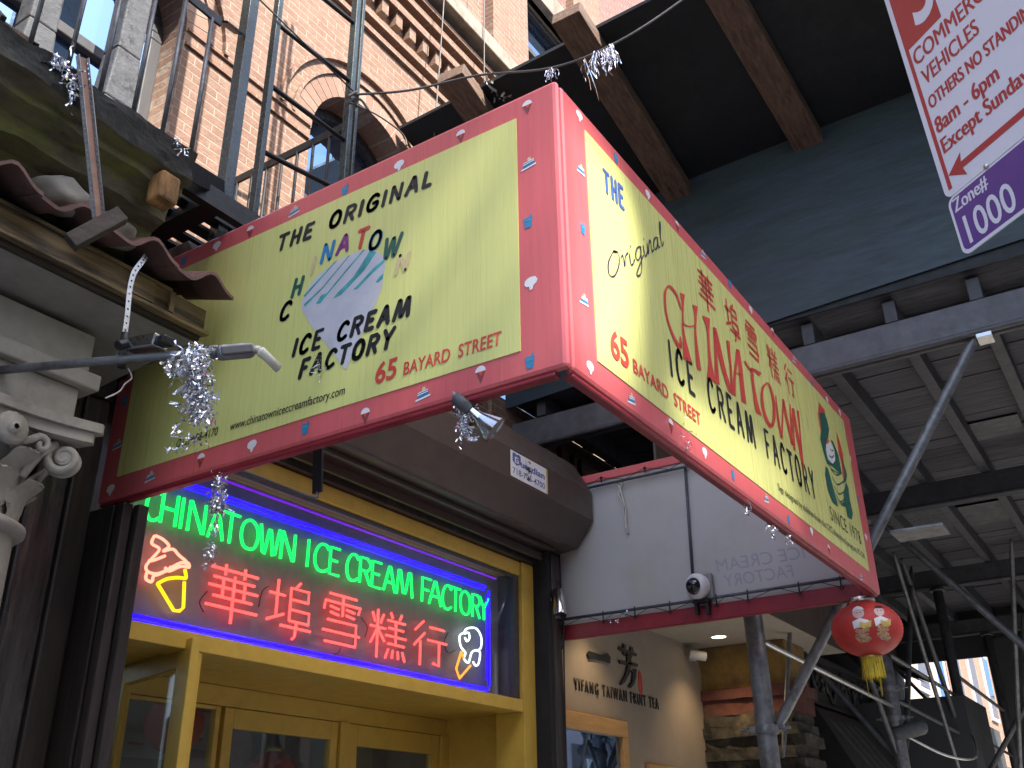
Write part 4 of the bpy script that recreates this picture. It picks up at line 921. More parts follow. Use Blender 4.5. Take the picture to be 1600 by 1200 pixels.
# ---------------------------------------------------------------- neon sign in the transom
NE = thing('neon_sign', 'glowing neon transom sign with green lettering, red chinese characters and ice cream cones', 'neon sign', (1.7, D+.1, 2.54))
yb, yt = D+.135, D+.095
b = B(); box(b, .10, 3.44, yb, yb+.012, 2.536, 3.40); obj('back_panel', b, M['neonback'], NE)
b = B(); box(b, 3.375, 3.440, D-.005, D+.13, 2.537, 3.40); box(b, .105, 3.374, D-.005, D+.012, 3.375, 3.398); obj('case_side', b, M['jamb'], NE, bevel=.003)
b = B(); box(b, .11, 3.374, D+.02, D+.026, 2.537, 3.374); obj('glass', b, M['neonglass'], NE)
def NP(x, y): return on(1, yt, x, y)
def tubes(name, paths, r, m, parent=NE, closed=False):
    b = B()
    for p in paths: tube(b, p, r, 8, closed=closed)
    return obj(name, b, M[m], parent)
zt_, zb_ = 3.262, 2.588; xr = 3.20
def NX(x, z, y=yt): return Vector((x, y, z))
tubes('border_tube', [[NX(.12, zt_+.02), NX(xr-.03, zt_+.02), ]], .0095, 'nb'); tubes('border_tube', [[NX(.12, zt_-.006), NX(xr-.05, zt_-.006)]], .009, 'nb')
tubes('border_tube', [[NX(xr+.01, zt_), NX(xr+.01, zb_+.02)]], .010, 'nb'); tubes('border_tube', [[NX(xr-.02, zt_-.03), NX(xr-.02, zb_+.06)]], .007, 'nb')
tubes('border_tube', [[NX(.12, zb_), NX(xr, zb_)]], .011, 'nb'); tubes('border_tube', [[NX(.12, zb_-.026), NX(xr-.02, zb_-.026)]], .009, 'nb')
tubes('border_tube', [[NX(.12, 3.352, D+.07), NX(xr+.06, 3.352, D+.07)]], .007, 'np')
ROW = [[('C', 115, 168), ('H', 172, 235), ('I', 244, 262), ('N', 278, 345), ('A', 360, 418), ('T', 412, 476), ('O', 487, 552), ('W', 560, 634), ('N', 642, 698)],
       [('I', 742, 756), ('C', 776, 830), ('E', 834, 872)], [('C', 902, 946), ('R', 952, 994), ('E', 1000, 1036), ('A', 1048, 1092), ('M', 1098, 1160)],
       [('F', 1196, 1232), ('A', 1226, 1272), ('C', 1278, 1312), ('T', 1310, 1348), ('O', 1348, 1386), ('R', 1394, 1424), ('Y', 1424, 1456)]]
def base(xp): t = (xp-130)/(1445-130); return NP(232+(758-232)*t, 811+(970-811)*t).x
gz0, gz1 = 3.045, 3.200
for wrd in ROW:
    ps = []
    for ch, xa, xb in wrd:
        X0_, X1_ = base(xa), base(xb)
        for st in LET[ch]:
            p = [NX(X0_+(X1_-X0_)*u+.02*(v-.5)*0, gz0+(gz1-gz0)*v) for u, v in st]
            if ch in 'CO': p = smooth_path(p, 4, closed=(ch == 'O')); p = p+[p[0]] if ch == 'O' else p
            ps.append(p)
    o = tubes('letter_tubes', ps, .0084, 'ng')
for ch, xa, ya, xb, yb2 in (('華', 365, 455, 558, 680), ('埠', 602, 500, 765, 730), ('雪', 812, 560, 962, 775), ('糕', 996, 618, 1136, 830), ('行', 1168, 664, 1294, 862)):
    xm, ym = (xa+xb)/2, (ya+yb2)/2
    c = NP(xm/2.5+180, ym/2.5+700); wl = NP(xa/2.5+180, ym/2.5+700-((xm-xa)/2.5)*.25).x; wr = NP(xb/2.5+180, ym/2.5+700+((xb-xm)/2.5)*.25).x
    hh = .275; ww = (wr-wl)*.98; z0 = c.z-hh/2-.01
    tubes('character_tubes', [[NX(wl+ww*u, z0+hh*v) for u, v in st] for st in HAN[ch]], .0074, 'nr')
def N5(x, y): return NP(x/3.333, 840+y/3.333)
sw = [[(805, -10), (790, 30), (830, 60), (790, 110), (760, 150), (775, 180), (835, 185), (945, 130), (985, 150), (970, 125), (930, 90), (900, 60), (850, 70), (880, 45), (850, 10), (810, -10)],
      [(775, 120), (800, 118), (860, 95)], [(765, 180), (760, 215), (790, 230), (800, 200), (830, 190), (880, 165), (890, 150)], [(860, 155), (880, 175), (940, 150), (985, 155), (980, 130)]]
IC = tubes('ice_cream_tubes', [smooth_path([N5(*p) for p in st], 4) for st in sw], .0072, 'nw')
tubes('cone_tubes', [smooth_path([N5(*p) for p in ((820, 240), (870, 215), (930, 208), (968, 212), (965, 180), (962, 165))], 3), [N5(*p) for p in ((820, 240), (905, 380), (935, 382), (955, 365), (960, 230))]], .008, 'ny')
def N2(x, y): return NP(x/2.5+180, y/2.5+700)
tubes('ice_cream_tubes', [smooth_path([N2(*p) for p in ((1362, 722), (1345, 735), (1350, 775), (1368, 800), (1362, 822), (1380, 838), (1392, 800), (1410, 790), (1425, 800), (1420, 840), (1408, 850), (1398, 835))], 4), smooth_path([N2(*p) for p in ((1362, 722), (1375, 705), (1410, 705), (1430, 740), (1428, 780), (1412, 792))], 4), smooth_path([N2(*p) for p in ((1365, 725), (1380, 722), (1384, 742), (1374, 755), (1366, 740))], 4)], .0068, 'nc')
tubes('cone_tubes', [[N2(*p) for p in ((1352, 795), (1332, 862), (1345, 900), (1388, 850))], [N2(*p) for p in ((1352, 795), (1362, 822))]], .008, 'no')
b = B()
for pts in ([(880, 780), (870, 800), (820, 820), (800, 822)], [(560, 620), (575, 560), (600, 540)], [(1300, 720), (1285, 760), (1300, 800), (1330, 790)], [(360, 560), (330, 600), (345, 640)], [(960, 660), (985, 700), (975, 740)]): tube(b, smooth_path([on(1, yb-.012, x/2.5+180, y/2.5+700) for x, y in pts], 5), .003, 5)
obj('wiring', b, M['blackcable'], NE)

# ---------------------------------------------------------------- roll shutter housing with its sticker
HS = thing('shutter_housing', 'long dark brown roll shutter housing with a white phone sticker under the sign', 'shutter box', (2, 2.1, 3.7))
XE = 3.80; YFr = 1.955
prof = [(YFr, 4.045), (YFr, 3.825), (2.10, 3.63), (2.34, 3.605), (2.34, 4.3), (2.10, 4.3)]
b = B(); va = [b.verts.new((.04, y, z)) for y, z in prof]; vb = [b.verts.new((XE, y, z)) for y, z in prof]
for j in range(len(prof)): b.faces.new([va[j], vb[j], vb[(j+1) % 6], va[(j+1) % 6]])
b.faces.new(va[::-1]); b.faces.new(vb); obj('housing', b, M['shut'], HS, bevel=.006)
b = B(); bar(b, (.04, 2.11, 3.622), (XE-.25, 2.11, 3.622), .02, .012); bar(b, (.04, 2.2, 3.596), (XE-.2, 2.2, 3.596), .03, .018); bar(b, (.04, 2.30, 3.56), (XE-.2, 2.30, 3.56), .025, .05); obj('seam', b, M['shut'], HS)
b = B(); box(b, .04, 3.60, 2.345, D-.005, 3.505, 3.60); obj('shutter_curtain', b, M['darkmetal'], HS)
SK = [on(1, YFr-.002, *p) for p in ((798, 742), (856, 773), (853, 733), (800, 703))]
zb0 = (SK[0].z+SK[1].z)/2; zt0 = (SK[2].z+SK[3].z)/2; xa0, xb0 = SK[0].x, SK[2].x
b = B(); box(b, xa0, xb0+.02, YFr-.002, YFr, zb0, zt0, 1); box(b, xa0, xb0, YFr-.003, YFr-.0005, zb0, zt0, 0); stk = obj('sticker', b, [M['whiteink'], M['yprint']], HS)
b = B(); hS = zt0-zb0; wS = xb0-xa0
def sk(u, v): return Vector((xa0+wS*u, YFr-.003, zb0+hS*v))
text(b, 'uardian', sk(.27, .53), sk(.95, .53), NF, hS*.24, .03, 0, .0008, 1.0); text(b, '718-725-4700', sk(.05, .14), sk(.95, .14), NF, hS*.22, .015, 0, .0008, 1.0)
plate(b, [[(wS*u, hS*v) for u, v in ((.05, .9), (.1, .95), (.16, .9), (.22, .95), (.27, .9), (.27, .6), (.16, .48), (.05, .6))], [(wS*u, hS*v) for u, v in ((.11, .82), (.21, .82), (.21, .77), (.15, .77), (.15, .63), (.19, .63), (.19, .68), (.17, .68), (.17, .72), (.22, .72), (.22, .58), (.11, .58))]], .0006, sk(0, 0)+NF*.0006, X3, Z3)
obj('lettering', b, M['navyink'], stk)
b = B(); random.seed(5)
for k in range(24): c = sk(.47+random.gauss(0, .05), .55+random.gauss(0, .2)); quad(b, *[c+Vector((random.gauss(0, .008), -.0022, random.gauss(0, .01))) for _ in range(4)])
obj('dirt_smear', b, M['darkmetal'], stk)

# ---------------------------------------------------------------- right pilaster beside the doorway
RP = thing('door_pilaster', 'dark brown metal pilaster with roller track right of the yellow doorway', 'pilaster', (3.7, 2.3, .14))
b = B(); box(b, 3.605, 3.66, 2.26, 2.41, .14, 3.6); obj('track', b, M['voidm'], RP)
b = B(); box(b, 3.665, 3.78, 2.25, 2.5, .14, 3.6); obj('casing', b, M['darkmetal'], RP, bevel=.006)
b = B(); box(b, 3.782, 3.85, 2.29, 2.5, .14, 4.3); obj('brown_board', b, M['darkwood'], RP, bevel=.005)
b = B(); tube(b, smooth_path([(3.80, 2.26, 3.62), (3.79, 2.25, 3.3), (3.81, 2.25, 3.1), (3.77, 2.24, 2.5), (3.76, 2.24, 1.0)], 5), .006, 5); tube(b, smooth_path([(3.74, 2.24, 3.4), (3.72, 2.23, 3.2), (3.76, 2.22, 3.08), (3.74, 2.23, 2.9)], 5), .007, 5); obj('cable', b, M['blackcable'], RP)

# storefront parapets behind the sign
b = B(); box(b, .0, 3.86, 2.345, 2.6, 3.602, 4.42); box(b, .0, 3.86, 2.6, 3.0, 4.36, 4.42); tag(obj('shop_parapet', b, M['darkmetal'], loc=(2, 2.4, 3.6)), 'dark low parapet wall behind the sign, above the shutter box', 'wall')
b = B(); box(b, -4, -.004, 2.405, 2.6, 3.5, 4.2); box(b, -4, -.004, 2.6, 3.0, 4.1, 4.2); tag(obj('neighbour_parapet', b, M['blackgrime'], loc=(-2, 2.4, 3.5)), 'sooty wall between the tiled roof and the mossy cornice', 'wall')

# ================================================================== SIDEWALK SHED
SD = thing('sidewalk_shed', 'dark green and grey sidewalk shed on pipe posts with timber outriggers beyond the sign', 'scaffold shed', (4.25, 1, .14))
YW = 2.93
def sp(name, m, fn, bevel=.0):
    b = B(); fn(b); return obj(name, b, M[m], SD, bevel=bevel)
ys0 = -3.6
# plywood end board, tilted a touch for drainage
def zz(y, z): return z-.045*y
def endboard(b):
    for y0, y1 in ((ys0, -1.30), (-1.299, 1.10), (1.101, YW)):
        hexa(b, [(4.10, y0, zz(y0, 5.235)), (4.12, y0, zz(y0, 5.235)), (4.12, y1, zz(y1, 5.235)), (4.10, y1, zz(y1, 5.235)), (4.10, y0, zz(y0, 6.815)), (4.12, y0, zz(y0, 6.815)), (4.12, y1, zz(y1, 6.815)), (4.10, y1, zz(y1, 6.815))])
sp('end_board', 'ply', endboard)
sp('end_backing', 'plyblack', lambda b: box(b, 4.122, 4.14, ys0, YW, 5.19, 6.9))
# catch platform of black panels on timber outriggers
TL = lambda x: 6.83+(4.1-x)*.22
def catch(b):
    hexa(b, [(2.42, ys0, TL(2.42)+.02), (4.3, ys0, TL(4.3)+.02), (4.3, YW, TL(4.3)-.09), (2.50, YW, TL(2.5)-.09), (2.42, ys0, TL(2.42)+.05), (4.3, ys0, TL(4.3)+.05), (4.3, YW, TL(4.3)-.06), (2.50, YW, TL(2.5)-.06)])
sp('catch_panel', 'plyblack', catch)
for ya, yt_ in ((2.28, 2.16), (1.13, 1.12), (-.015, .10), (-1.2, -1.05), (-2.4, -2.2)):
    sp('outrigger_timber', 'timber', lambda b: bar(b, (4.3, ya, TL(4.3)-.12-.03*ya), (2.20, yt_, TL(2.20)-.11-.03*yt_), .235, .12), .006)
c0 = on(1, 2.05, 768, 105); b = B(); rr = random.Random(4)
tinsel(b, [Vector((2.55, 2.02, 7.14)), Vector((2.75, 2.0, 7.12)), Vector((2.7, 2.02, 7.30))], 60, .14, .03, .03, .2, 5)
obj('rope_bundle', b, M['whitecable'], SD)
# steel cross beams, joists, plank deck
BX = [4.25, 8.0, 11.75, 15.5]
XEND = 15.8
for i, x in enumerate(BX):
    def ib(b):
        box(b, x-.05, x+.05, ys0, YW, 4.762, 4.99); tube(b, [(x-.035, ys0, 4.755), (x-.035, YW, 4.755)], .024, 10); tube(b, [(x+.035, ys0, 4.755), (x+.035, YW, 4.755)], .024, 10)
    sp('steel_beam', 'softbeam' if i == 0 else 'joist', ib, .008)
jy = [-3.3, -2.68, -2.06, -1.44, -.9, -.33, .27, .86, 1.45, 2.05, 2.62]
for y in jy:
    rj = random.Random(y); sp('joist', 'beam' if -1 < y < .5 else 'joist', lambda b: box(b, 4.16+rj.uniform(0, .06), XEND, y-.045, y+.045, 4.994, 5.165), .006)
    sp('joist_block', 'joist', lambda b: box(b, 4.60, 4.64, y+.046, y+.52, 5.0, 5.165))
rr = random.Random(9)
def planks(b):
    x = 4.14
    while x < XEND:
        wd = rr.uniform(.20, .25); z = 5.185+rr.uniform(0, .016); hexa(b, [(x, ys0, z), (x+wd, ys0, z+rr.uniform(-.004, .004)), (x+wd, YW, z+rr.uniform(-.004, .004)), (x, YW, z), (x, ys0, z+.04), (x+wd, ys0, z+.04), (x+wd, YW, z+.04), (x, YW, z+.04)]); x += wd+rr.uniform(.002, .012)
sp('plank_deck', 'deck', planks)
sp('deck_cover', 'plyblack', lambda b: box(b, 4.145, XEND, ys0, YW, 5.25, 5.27))
sp('added_dark_sheet', 'signgrey', lambda b: (box(b, XEND-.02, XEND, ys0, 1.03, .3, 4.70), box(b, XEND+.02, XEND+.05, ys0, YW, 4.42, 5.24)))  # added sheets: hide the sunlit fronts so the far end stays dark
# corrugated patches showing under the planks
def corr(x0, x1, y0, y1):
    def f(b):
        n = int((x1-x0)/.03); prev = None
        for i in range(n+1):
            x = x0+(x1-x0)*i/n; z = 5.165+.014*math.sin(i*1.57); cur = (b.verts.new((x, y0, z)), b.verts.new((x, y1, z)))
            if prev: b.faces.new([prev[0], prev[1], cur[1], cur[0]]).smooth = True
            prev = cur
    return f
sp('corrugated_sheet', 'galvdark', corr(7.0, 7.5, -.8, -.36)); sp('corrugated_sheet', 'galvdark', corr(9.2, 10.4, .3, .82)); sp('corrugated_sheet', 'galvdark', corr(9.6, 10.5, -.28, .24))
# outer parapet along the kerb
sp('side_board', 'ply', lambda b: box(b, 4.1, XEND, ys0-.03, ys0, 5.2, 6.9))
# posts in two rows, braces, rails
for x in BX:
    for y in (.97, -3.3):
        r = .066
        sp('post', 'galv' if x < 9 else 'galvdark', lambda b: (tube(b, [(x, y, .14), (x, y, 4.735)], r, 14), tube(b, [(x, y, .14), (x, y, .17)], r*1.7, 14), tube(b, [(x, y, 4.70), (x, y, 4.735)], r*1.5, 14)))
def pipe(name, a, c, r, m='galv', flat=True):
    a, c = Vector(a), Vector(c); d = (c-a).normalized()
    pts = [a, a+d*.05, a+d*.16, c-d*.16, c-d*.05, c]; rad = [r*.55, r*.6, r, r, r*.6, r*.55]
    return sp(name, m, lambda b: tube(b, pts, rad, 10))
pipe('brace', (4.27, -.87, 4.80), (4.26, .93, 2.27), .036)
pipe('brace', (8.06, .80, 4.72), (8.06, -2.6, .25), .036, 'galv')
pipe('brace', (8.06, 2.7, 4.72), (8.06, 1.02, 2.35), .028, 'galvdark')
for x in BX[2:]:
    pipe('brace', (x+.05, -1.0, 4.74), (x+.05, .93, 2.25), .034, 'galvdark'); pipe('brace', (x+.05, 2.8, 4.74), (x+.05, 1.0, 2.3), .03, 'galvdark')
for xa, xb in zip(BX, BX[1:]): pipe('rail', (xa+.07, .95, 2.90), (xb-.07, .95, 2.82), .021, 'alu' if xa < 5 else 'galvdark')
sp('rail', 'alu', lambda b: tube(b, smooth_path([(7.95, .90, 2.56), (8.3, .62, 2.38), (9.2, .5, 2.42), (11.7, .9, 2.9)], 5), .014, 6))
pipe('brace', (7.9, .99, 2.4), (5.9, .99, 4.70), .026, 'galvdark')
pipe('brace', (8.15, .96, 2.4), (10.2, .96, 4.70), .03, 'galvdark'); pipe('brace', (11.65, .96, 2.4), (9.7, .96, 4.70), .03, 'galvdark')
for (a_, c_, r_) in (((6.4, 1.6, 2.3), (7.6, 1.55, 4.7), .022), ((9.0, .9, 4.6), (10.6, .92, 2.2), .024), ((8.05, .95, 3.35), (11.7, .95, 3.30), .022), ((11.8, .95, 3.6), (15.4, .95, 3.5), .024), ((12.4, .5, 2.0), (13.6, .2, 4.6), .026), ((10.2, .3, 2.0), (9.2, -.3, 4.6), .024)): pipe('brace', a_, c_, r_, 'galv')
# clamps
def clamp(x, y, z, r=.066):
    def f(b):
        tube(b, [(x, y, z-.03), (x, y, z+.03)], r+.012, 14)
        for s in (-1, 1): tube(b, [(x-.02, y+s*(r+.02), z), (x-.02, y+s*(r+.11), z)], .010, 6); tube(b, [(x-.02, y+s*(r+.05), z), (x-.02, y+s*(r+.07), z)], .02, 6)
        box(b, x-.05, x+.03, y-.03-r, y+.03+r, z-.02, z+.02)
    sp('clamp', 'galv', f, .003)
clamp(4.25, .97, 2.31); clamp(8.0, .97, 2.72, .066); clamp(8.0, .97, 3.0)
sp('beam_clamp', 'alu', lambda b: (box(b, 4.19, 4.33, -.94, -.84, 4.70, 4.732), box(b, 4.30, 4.315, -.92, -.86, 4.72, 4.84)), .003)
c0 = on(1, .97, 1440, 1040)
sp('folded_netting', 'galvdark', lambda b: lathe(b, [(.02, -.20), (.06, -.19), (.072, -.1), (.068, -.03), (.075, .04), (.07, .14), (.045, .17), (.01, .18)], (7.98, .86, 2.60), Vector((.1, -1, .2)), 14))
# a light board corner that shows right of the sign
b = B(); P0 = on(0, 4.6, 1385, 872); hexa(b, [(4.7, -.02, 3.36), (5.05, -.28, 3.42), (5.05, -.28, 3.44), (4.7, -.02, 3.38), (4.7, .25, 3.47), (5.05, .1, 3.50), (5.05, .1, 3.52), (4.7, .25, 3.49)])
sp('loose_board', 'galv', lambda b: hexa(b, [(4.35, -.02, 3.52), (4.37, -.36, 3.52), (4.75, -.34, 3.55), (4.75, 0, 3.55), (4.35, -.02, 3.535), (4.37, -.36, 3.535), (4.75, -.34, 3.565), (4.75, 0, 3.565)]))

# ================================================================== TEA SHOP NEXT DOOR
TS = thing('tea_shop', 'cream tea shop wall with brush characters, raised black letters and an oak window', 'shopfront', (5.5, 2.62, .14))
YT = 2.62
def tp(name, bx, m, bevel=0, parent=None):
    b = B()
    for q in bx: box(b, *q)
    return obj(name, b, M[m], parent or TS, bevel=bevel)
wx1 = on(1, YT, 1098, 1100).x; zc = on(1, YT, 1087, 1012).z
def torn(b):
    rr = random.Random(2); edge = [(wx1+.03*rr.uniform(-1, 1)+.06*(zc-z), z) for z in [zc-.06*k for k in range(0, 60)]]
    plate(b, [[(3.85, edge[-1][1]), (3.85, zc)]+edge], .08, (0, YT+.08, 0), X3, Z3)
b = B(); torn(b); obj('wall', b, M['wallcream'], TS)
tp('soffit', [(3.86, wx1+1.2, 1.45, YT+.08, zc, zc+.06)], 'ceilcream')
tp('fascia', [(3.86, wx1+1.2, 1.43, 1.449, zc-.0, 4.4)], 'shut')
dlc = on(2, zc-.004, 1123, 995)
b = B(); lathe(b, [(.001, -.004), (.068, -.004), (.068, 0)], (dlc.x, dlc.y, zc-.001), n=24); lamp = thing('downlight', 'warm glowing round downlight in the cream soffit of the tea shop', 'downlight', dlc); obj('lens', b, M['lamp'], lamp)
b = B(); lathe(b, [(.07, -.008), (.09, -.006), (.095, 0), (.07, 0)], (dlc.x, dlc.y, zc-.001), n=24); obj('trim_ring', b, M['whiteplastic'], lamp)
def spot(x, y, k, size=110):
    sl = bpy.data.lights.new('downlight_beam', 'SPOT'); so = bpy.data.objects.new('downlight_beam', sl); COL.objects.link(so); sl.energy = k; sl.spot_size = R_(size); sl.spot_blend = .8; sl.color = (1, .70, .38); sl.shadow_soft_size = .05; so.location = (x, y, zc-.03)
spot(dlc.x, dlc.y, 13); spot(4.75, dlc.y+.1, 9)
l2 = thing('downlight', 'second warm downlight in the cream soffit, behind the red sign rail', 'downlight', (4.75, dlc.y+.1, zc), 'downlights of the tea shop'); lamp['group'] = 'downlights of the tea shop'
for c in lamp.children: k_ = c.copy(); COL.objects.link(k_); k_.parent = l2; k_.location = -Vector(dlc)
NT = Vector((0, -1, 0))
def T_(x, y): return on(1, YT-.004, x, y)
b = B(); p, q = T_(897, 1078), T_(1029, 1108); p.z = q.z = (p.z+q.z)/2; text(b, 'YIFANG TAIWAN FRUIT TEA', p, q, NT, .092, .004, 0, .0, 1.4)
bmesh.ops.remove_doubles(b, verts=b.verts[:], dist=1e-6)
geo = bmesh.ops.extrude_face_region(b, geom=list(b.faces))
for g in geo['geom']:
    if isinstance(g, bmesh.types.BMVert): g.co.y -= .007
obj('lettering', b, M['ink'], TS)
def T4(x, y): return T_(x/4.444+840, y/4.444+960)
b = B()
for pts in ([(338, 275), (350, 255), (385, 268), (440, 285), (478, 272), (498, 300), (495, 340), (470, 328), (400, 312), (350, 308)],
            [(560, 225), (585, 235), (640, 262), (685, 275), (678, 290), (640, 282), (575, 255), (556, 245)], [(588, 205), (604, 212), (602, 290), (586, 275)], [(640, 225), (656, 232), (650, 300), (634, 285)],
            [(610, 255), (630, 275), (636, 310), (618, 300)], [(556, 318), (580, 325), (640, 335), (688, 345), (690, 362), (640, 356), (565, 342)],
            [(614, 280), (640, 290), (644, 352), (616, 345)], [(618, 345), (642, 350), (630, 410), (600, 470), (574, 492), (568, 485), (596, 430), (610, 390)], [(640, 395), (680, 378), (676, 430), (664, 480), (640, 512), (626, 505), (648, 470), (654, 405)]):
    polyplate(b, [T4(*p) for p in pts], NT, .014, 0)
obj('brush_characters', b, M['ink'], TS)
b = B(); c0 = T4(713, 475); tube(b, [c0+Vector((.028*math.cos(k*.3927), 0, .10*math.sin(k*.3927))) for k in range(16)], .007, 6, closed=True)
tube(b, smooth_path([c0+Vector((x*.6, 0, z*.75)) for x, z in ((-.02, .09), (.02, .07), (-.02, .03), (.02, 0), (-.02, -.03), (.025, -.06), (-.02, -.09))], 3), .005, 5); obj('red_seal', b, M['redink'], TS)
# oak framed window
wl = T4(95, 760); wr = T4(600, 880); zt1 = wr.z+.02
ow = tp('window', [(4.2, wr.x, YT-.05, YT+.02, zt1, zt1+.13), (wr.x-.10, wr.x, YT-.05, YT+.02, 1.2, zt1)], 'oak', .006)
tp('pane', [(4.2, wr.x-.1, YT-.012, YT-.006, 1.2, zt1)], 'mirror', 0, ow)
tp('door_frame', [(T4(750, 1040).x, T4(750, 1040).x+.9, YT-.04, YT, 1.2, T4(750, 1040).z)], 'oak', .006)
# bullet camera on the cream wall
def bullet(name, c, d, ln, r, m, label, front='blackplastic', base=None):
    t = thing(name, label, 'security camera', c); d = Vector(d).normalized(); b = B()
    lathe(b, [(.001, -ln/2), (r*.85, -ln/2), (r, -ln/2+.01), (r, ln/2-.008), (r*.94, ln/2)], c, d, 18); obj('body', b, M[m], t)
    b = B(); lathe(b, [(.001, ln/2-.004), (r*.9, ln/2-.004), (r*.9, ln/2-.001)], c, d, 18); obj('lens', b, M[front], t)
    if base is not None:
        b = B(); tube(b, [Vector(base), Vector(base).lerp(Vector(c), .6)+Vector((0, 0, .02)), Vector(c)], .012, 8); obj('bracket', b, M[m], t)
        b = B(); bar(b, Vector(base)-X3*.045, Vector(base)+X3*.045, .08, .02); obj('mount', b, M['whiteplastic'], t)
    return t
c0 = on(1, YT-.12, 1090, 1024); bullet('bullet_camera', c0, (.55, -.75, -.15), .17, .045, 'whiteplastic', 'white bullet security camera at the end of the cream tea shop wall', base=(c0.x+.1, YT, c0.z-.02))
c0 = on(0, 3.66, 873, 943); bullet('floodlight', c0, Vector((-.35, -.30, -1)), .22, .05, 'chrome', 'shiny silver cylinder lamp on the dark pilaster below the white board', base=(3.70, 2.245, c0.z+.04))
bpy.data.objects['floodlight']['category'] = 'lamp'
# dome camera on a grey box, on the inside of the white board
xw = L-.03; dc = on(0, xw-.10, 1088, 916); DCM = thing('dome_camera', 'white dome security camera on a grey box fixed to the white sign board', 'security camera', dc)
b = B(); box(b, xw-.055, xw-.001, dc.y-.095, dc.y+.055, dc.z-.085, dc.z+.095); obj('box', b, M['greybox'], DCM, bevel=.02)
dd = Vector((-1, .28, -.12)).normalized()
b = B(); lathe(b, [(.078, -.05), (.086, -.02), (.086, .01), (.07, .03), (.058, .032)], dc, dd, 28); obj('housing', b, M['whiteplastic'], DCM)
b = B(); lathe(b, [(.058, .028)]+[(.057*math.cos(R_(a)), .028+.05*math.sin(R_(a))) for a in range(10, 91, 10)], dc, dd, 24); obj('lens_dome', b, M['dome'], DCM)
b = B(); box(b, xw-.07, xw-.03, dc.y-.06, dc.y-.04, dc.z-.19, dc.z-.08); box(b, xw-.07, xw-.03, dc.y+.02, dc.y+.04, dc.z-.18, dc.z-.08); box(b, xw-.08, xw-.03, dc.y-.07, dc.y+.05, dc.z-.105, dc.z-.095); obj('bracket', b, M['feblack'], DCM)
# rough pier at the end of the tea shop
PR = thing('old_pier', 'crumbling ochre, red and dark stone pier between the cream wall and a pipe post', 'pier', (wx1+.3, 2.2, .14))
px0 = wx1+.02; rr = random.Random(12)
def rough(name, m, x0, x1, y0, y1, z0, z1, amp=.015):
    amp *= .5
    b = B(); nx, ny, nz = 5, 12, max(2, int((z1-z0)/.05))
    me = B(); bmesh.ops.create_cube(me, size=1); bmesh.ops.subdivide_edges(me, edges=me.edges[:], cuts=15, use_grid_fill=True)
    for v in me.verts:
        q = Vector((x0+(x1-x0)*(v.co.x+.5), y0+(y1-y0)*(v.co.y+.5), z0+(z1-z0)*(v.co.z+.5))); f = mnoise.noise_vector(q*4+Vector((0, 0, z0*31)))+.5*mnoise.noise_vector(q*11); v.co = q+Vector((f.x, f.y, f.z*.25))*amp*3
    b.free(); return obj(name, me, M[m], PR)
yp = 1.72
rough('plaster', 'pier_ochre', px0, px0+.6, yp, YT+.1, zc-.42, zc-.005, .006)
rough('red_moulding', 'pier_red', px0-.05, px0+.6, yp-.08, YT+.05, zc-.53, zc-.43, .012); rough('red_moulding', 'pier_red', px0-.02, px0+.6, yp-.04, YT+.05, zc-.68, zc-.53, .012)
for k in range(6):
    z1 = zc-.68-k*.105; rough('rock_course', 'pier_rock', px0-.03-.05*(k % 2), px0+.6, yp-.05*(k % 3), YT+.05, z1-.105, z1, .024)
rough('dark_block', 'pier_rock', px0+.05, px0+.6, yp+.05, YT, .14, zc-1.3, .01); rough('red_moulding', 'pier_red', px0+.02, px0+.6, yp-.02, YT-.45, zc-1.5, zc-1.35, .006)

# ================================================================== BUILDING UNDER THE SHED
NBG = thing('dark_neighbour_building', 'shadowed old storefront with scroll ironwork and red-brown beam under the shed', 'building', (10, 2.5, .14))
def np_(name, m, fn, bevel=0): b = B(); fn(b); return obj(name, b, M[m], NBG, bevel=bevel)
xs = px0+.62
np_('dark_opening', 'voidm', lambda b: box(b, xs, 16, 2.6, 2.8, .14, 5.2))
np_('fascia_board', 'iron', lambda b: (box(b, xs, 13.2, 2.12, 2.6, 3.10, 3.62), box(b, xs, 13.2, 2.07, 2.12, 3.60, 3.66), box(b, xs, 13.2, 2.07, 2.12, 3.07, 3.12)), .01)
np_('lower_beam', 'redbrown', lambda b: (box(b, xs, 13.0, 2.10, 2.6, 2.84, 3.06), box(b, xs, 13.0, 2.06, 2.10, 2.97, 3.02), box(b, xs, 13.0, 2.07, 2.10, 2.86, 2.90)), .006)
def scrolls(b):
    for k in range(14):
        x = xs+.25+k*.42; s = 1 if k % 2 else -1
        pts = [Vector((x+s*(.15*(1-t)*math.cos(t*9+.6)), 2.09-.01*t, 3.36+(.17*(1-t)*math.sin(t*9+.6)))) for t in [i/22 for i in range(20)]]
        tube(b, [Vector((x-s*.2, 2.10, 3.15))]+pts, [.02]+[.026-.010*i/20 for i in range(20)], 6)
        for j in range(3): c = Vector((x+s*.16, 2.09, 3.25+j*.1)); tube(b, [c, c+Vector((s*.06, -.02, .05)), c+Vector((s*.07, -.01, .11))], [.022, .018, .006], 6)
np_('scrollwork', 'iron', scrolls)
rr2 = random.Random(8)
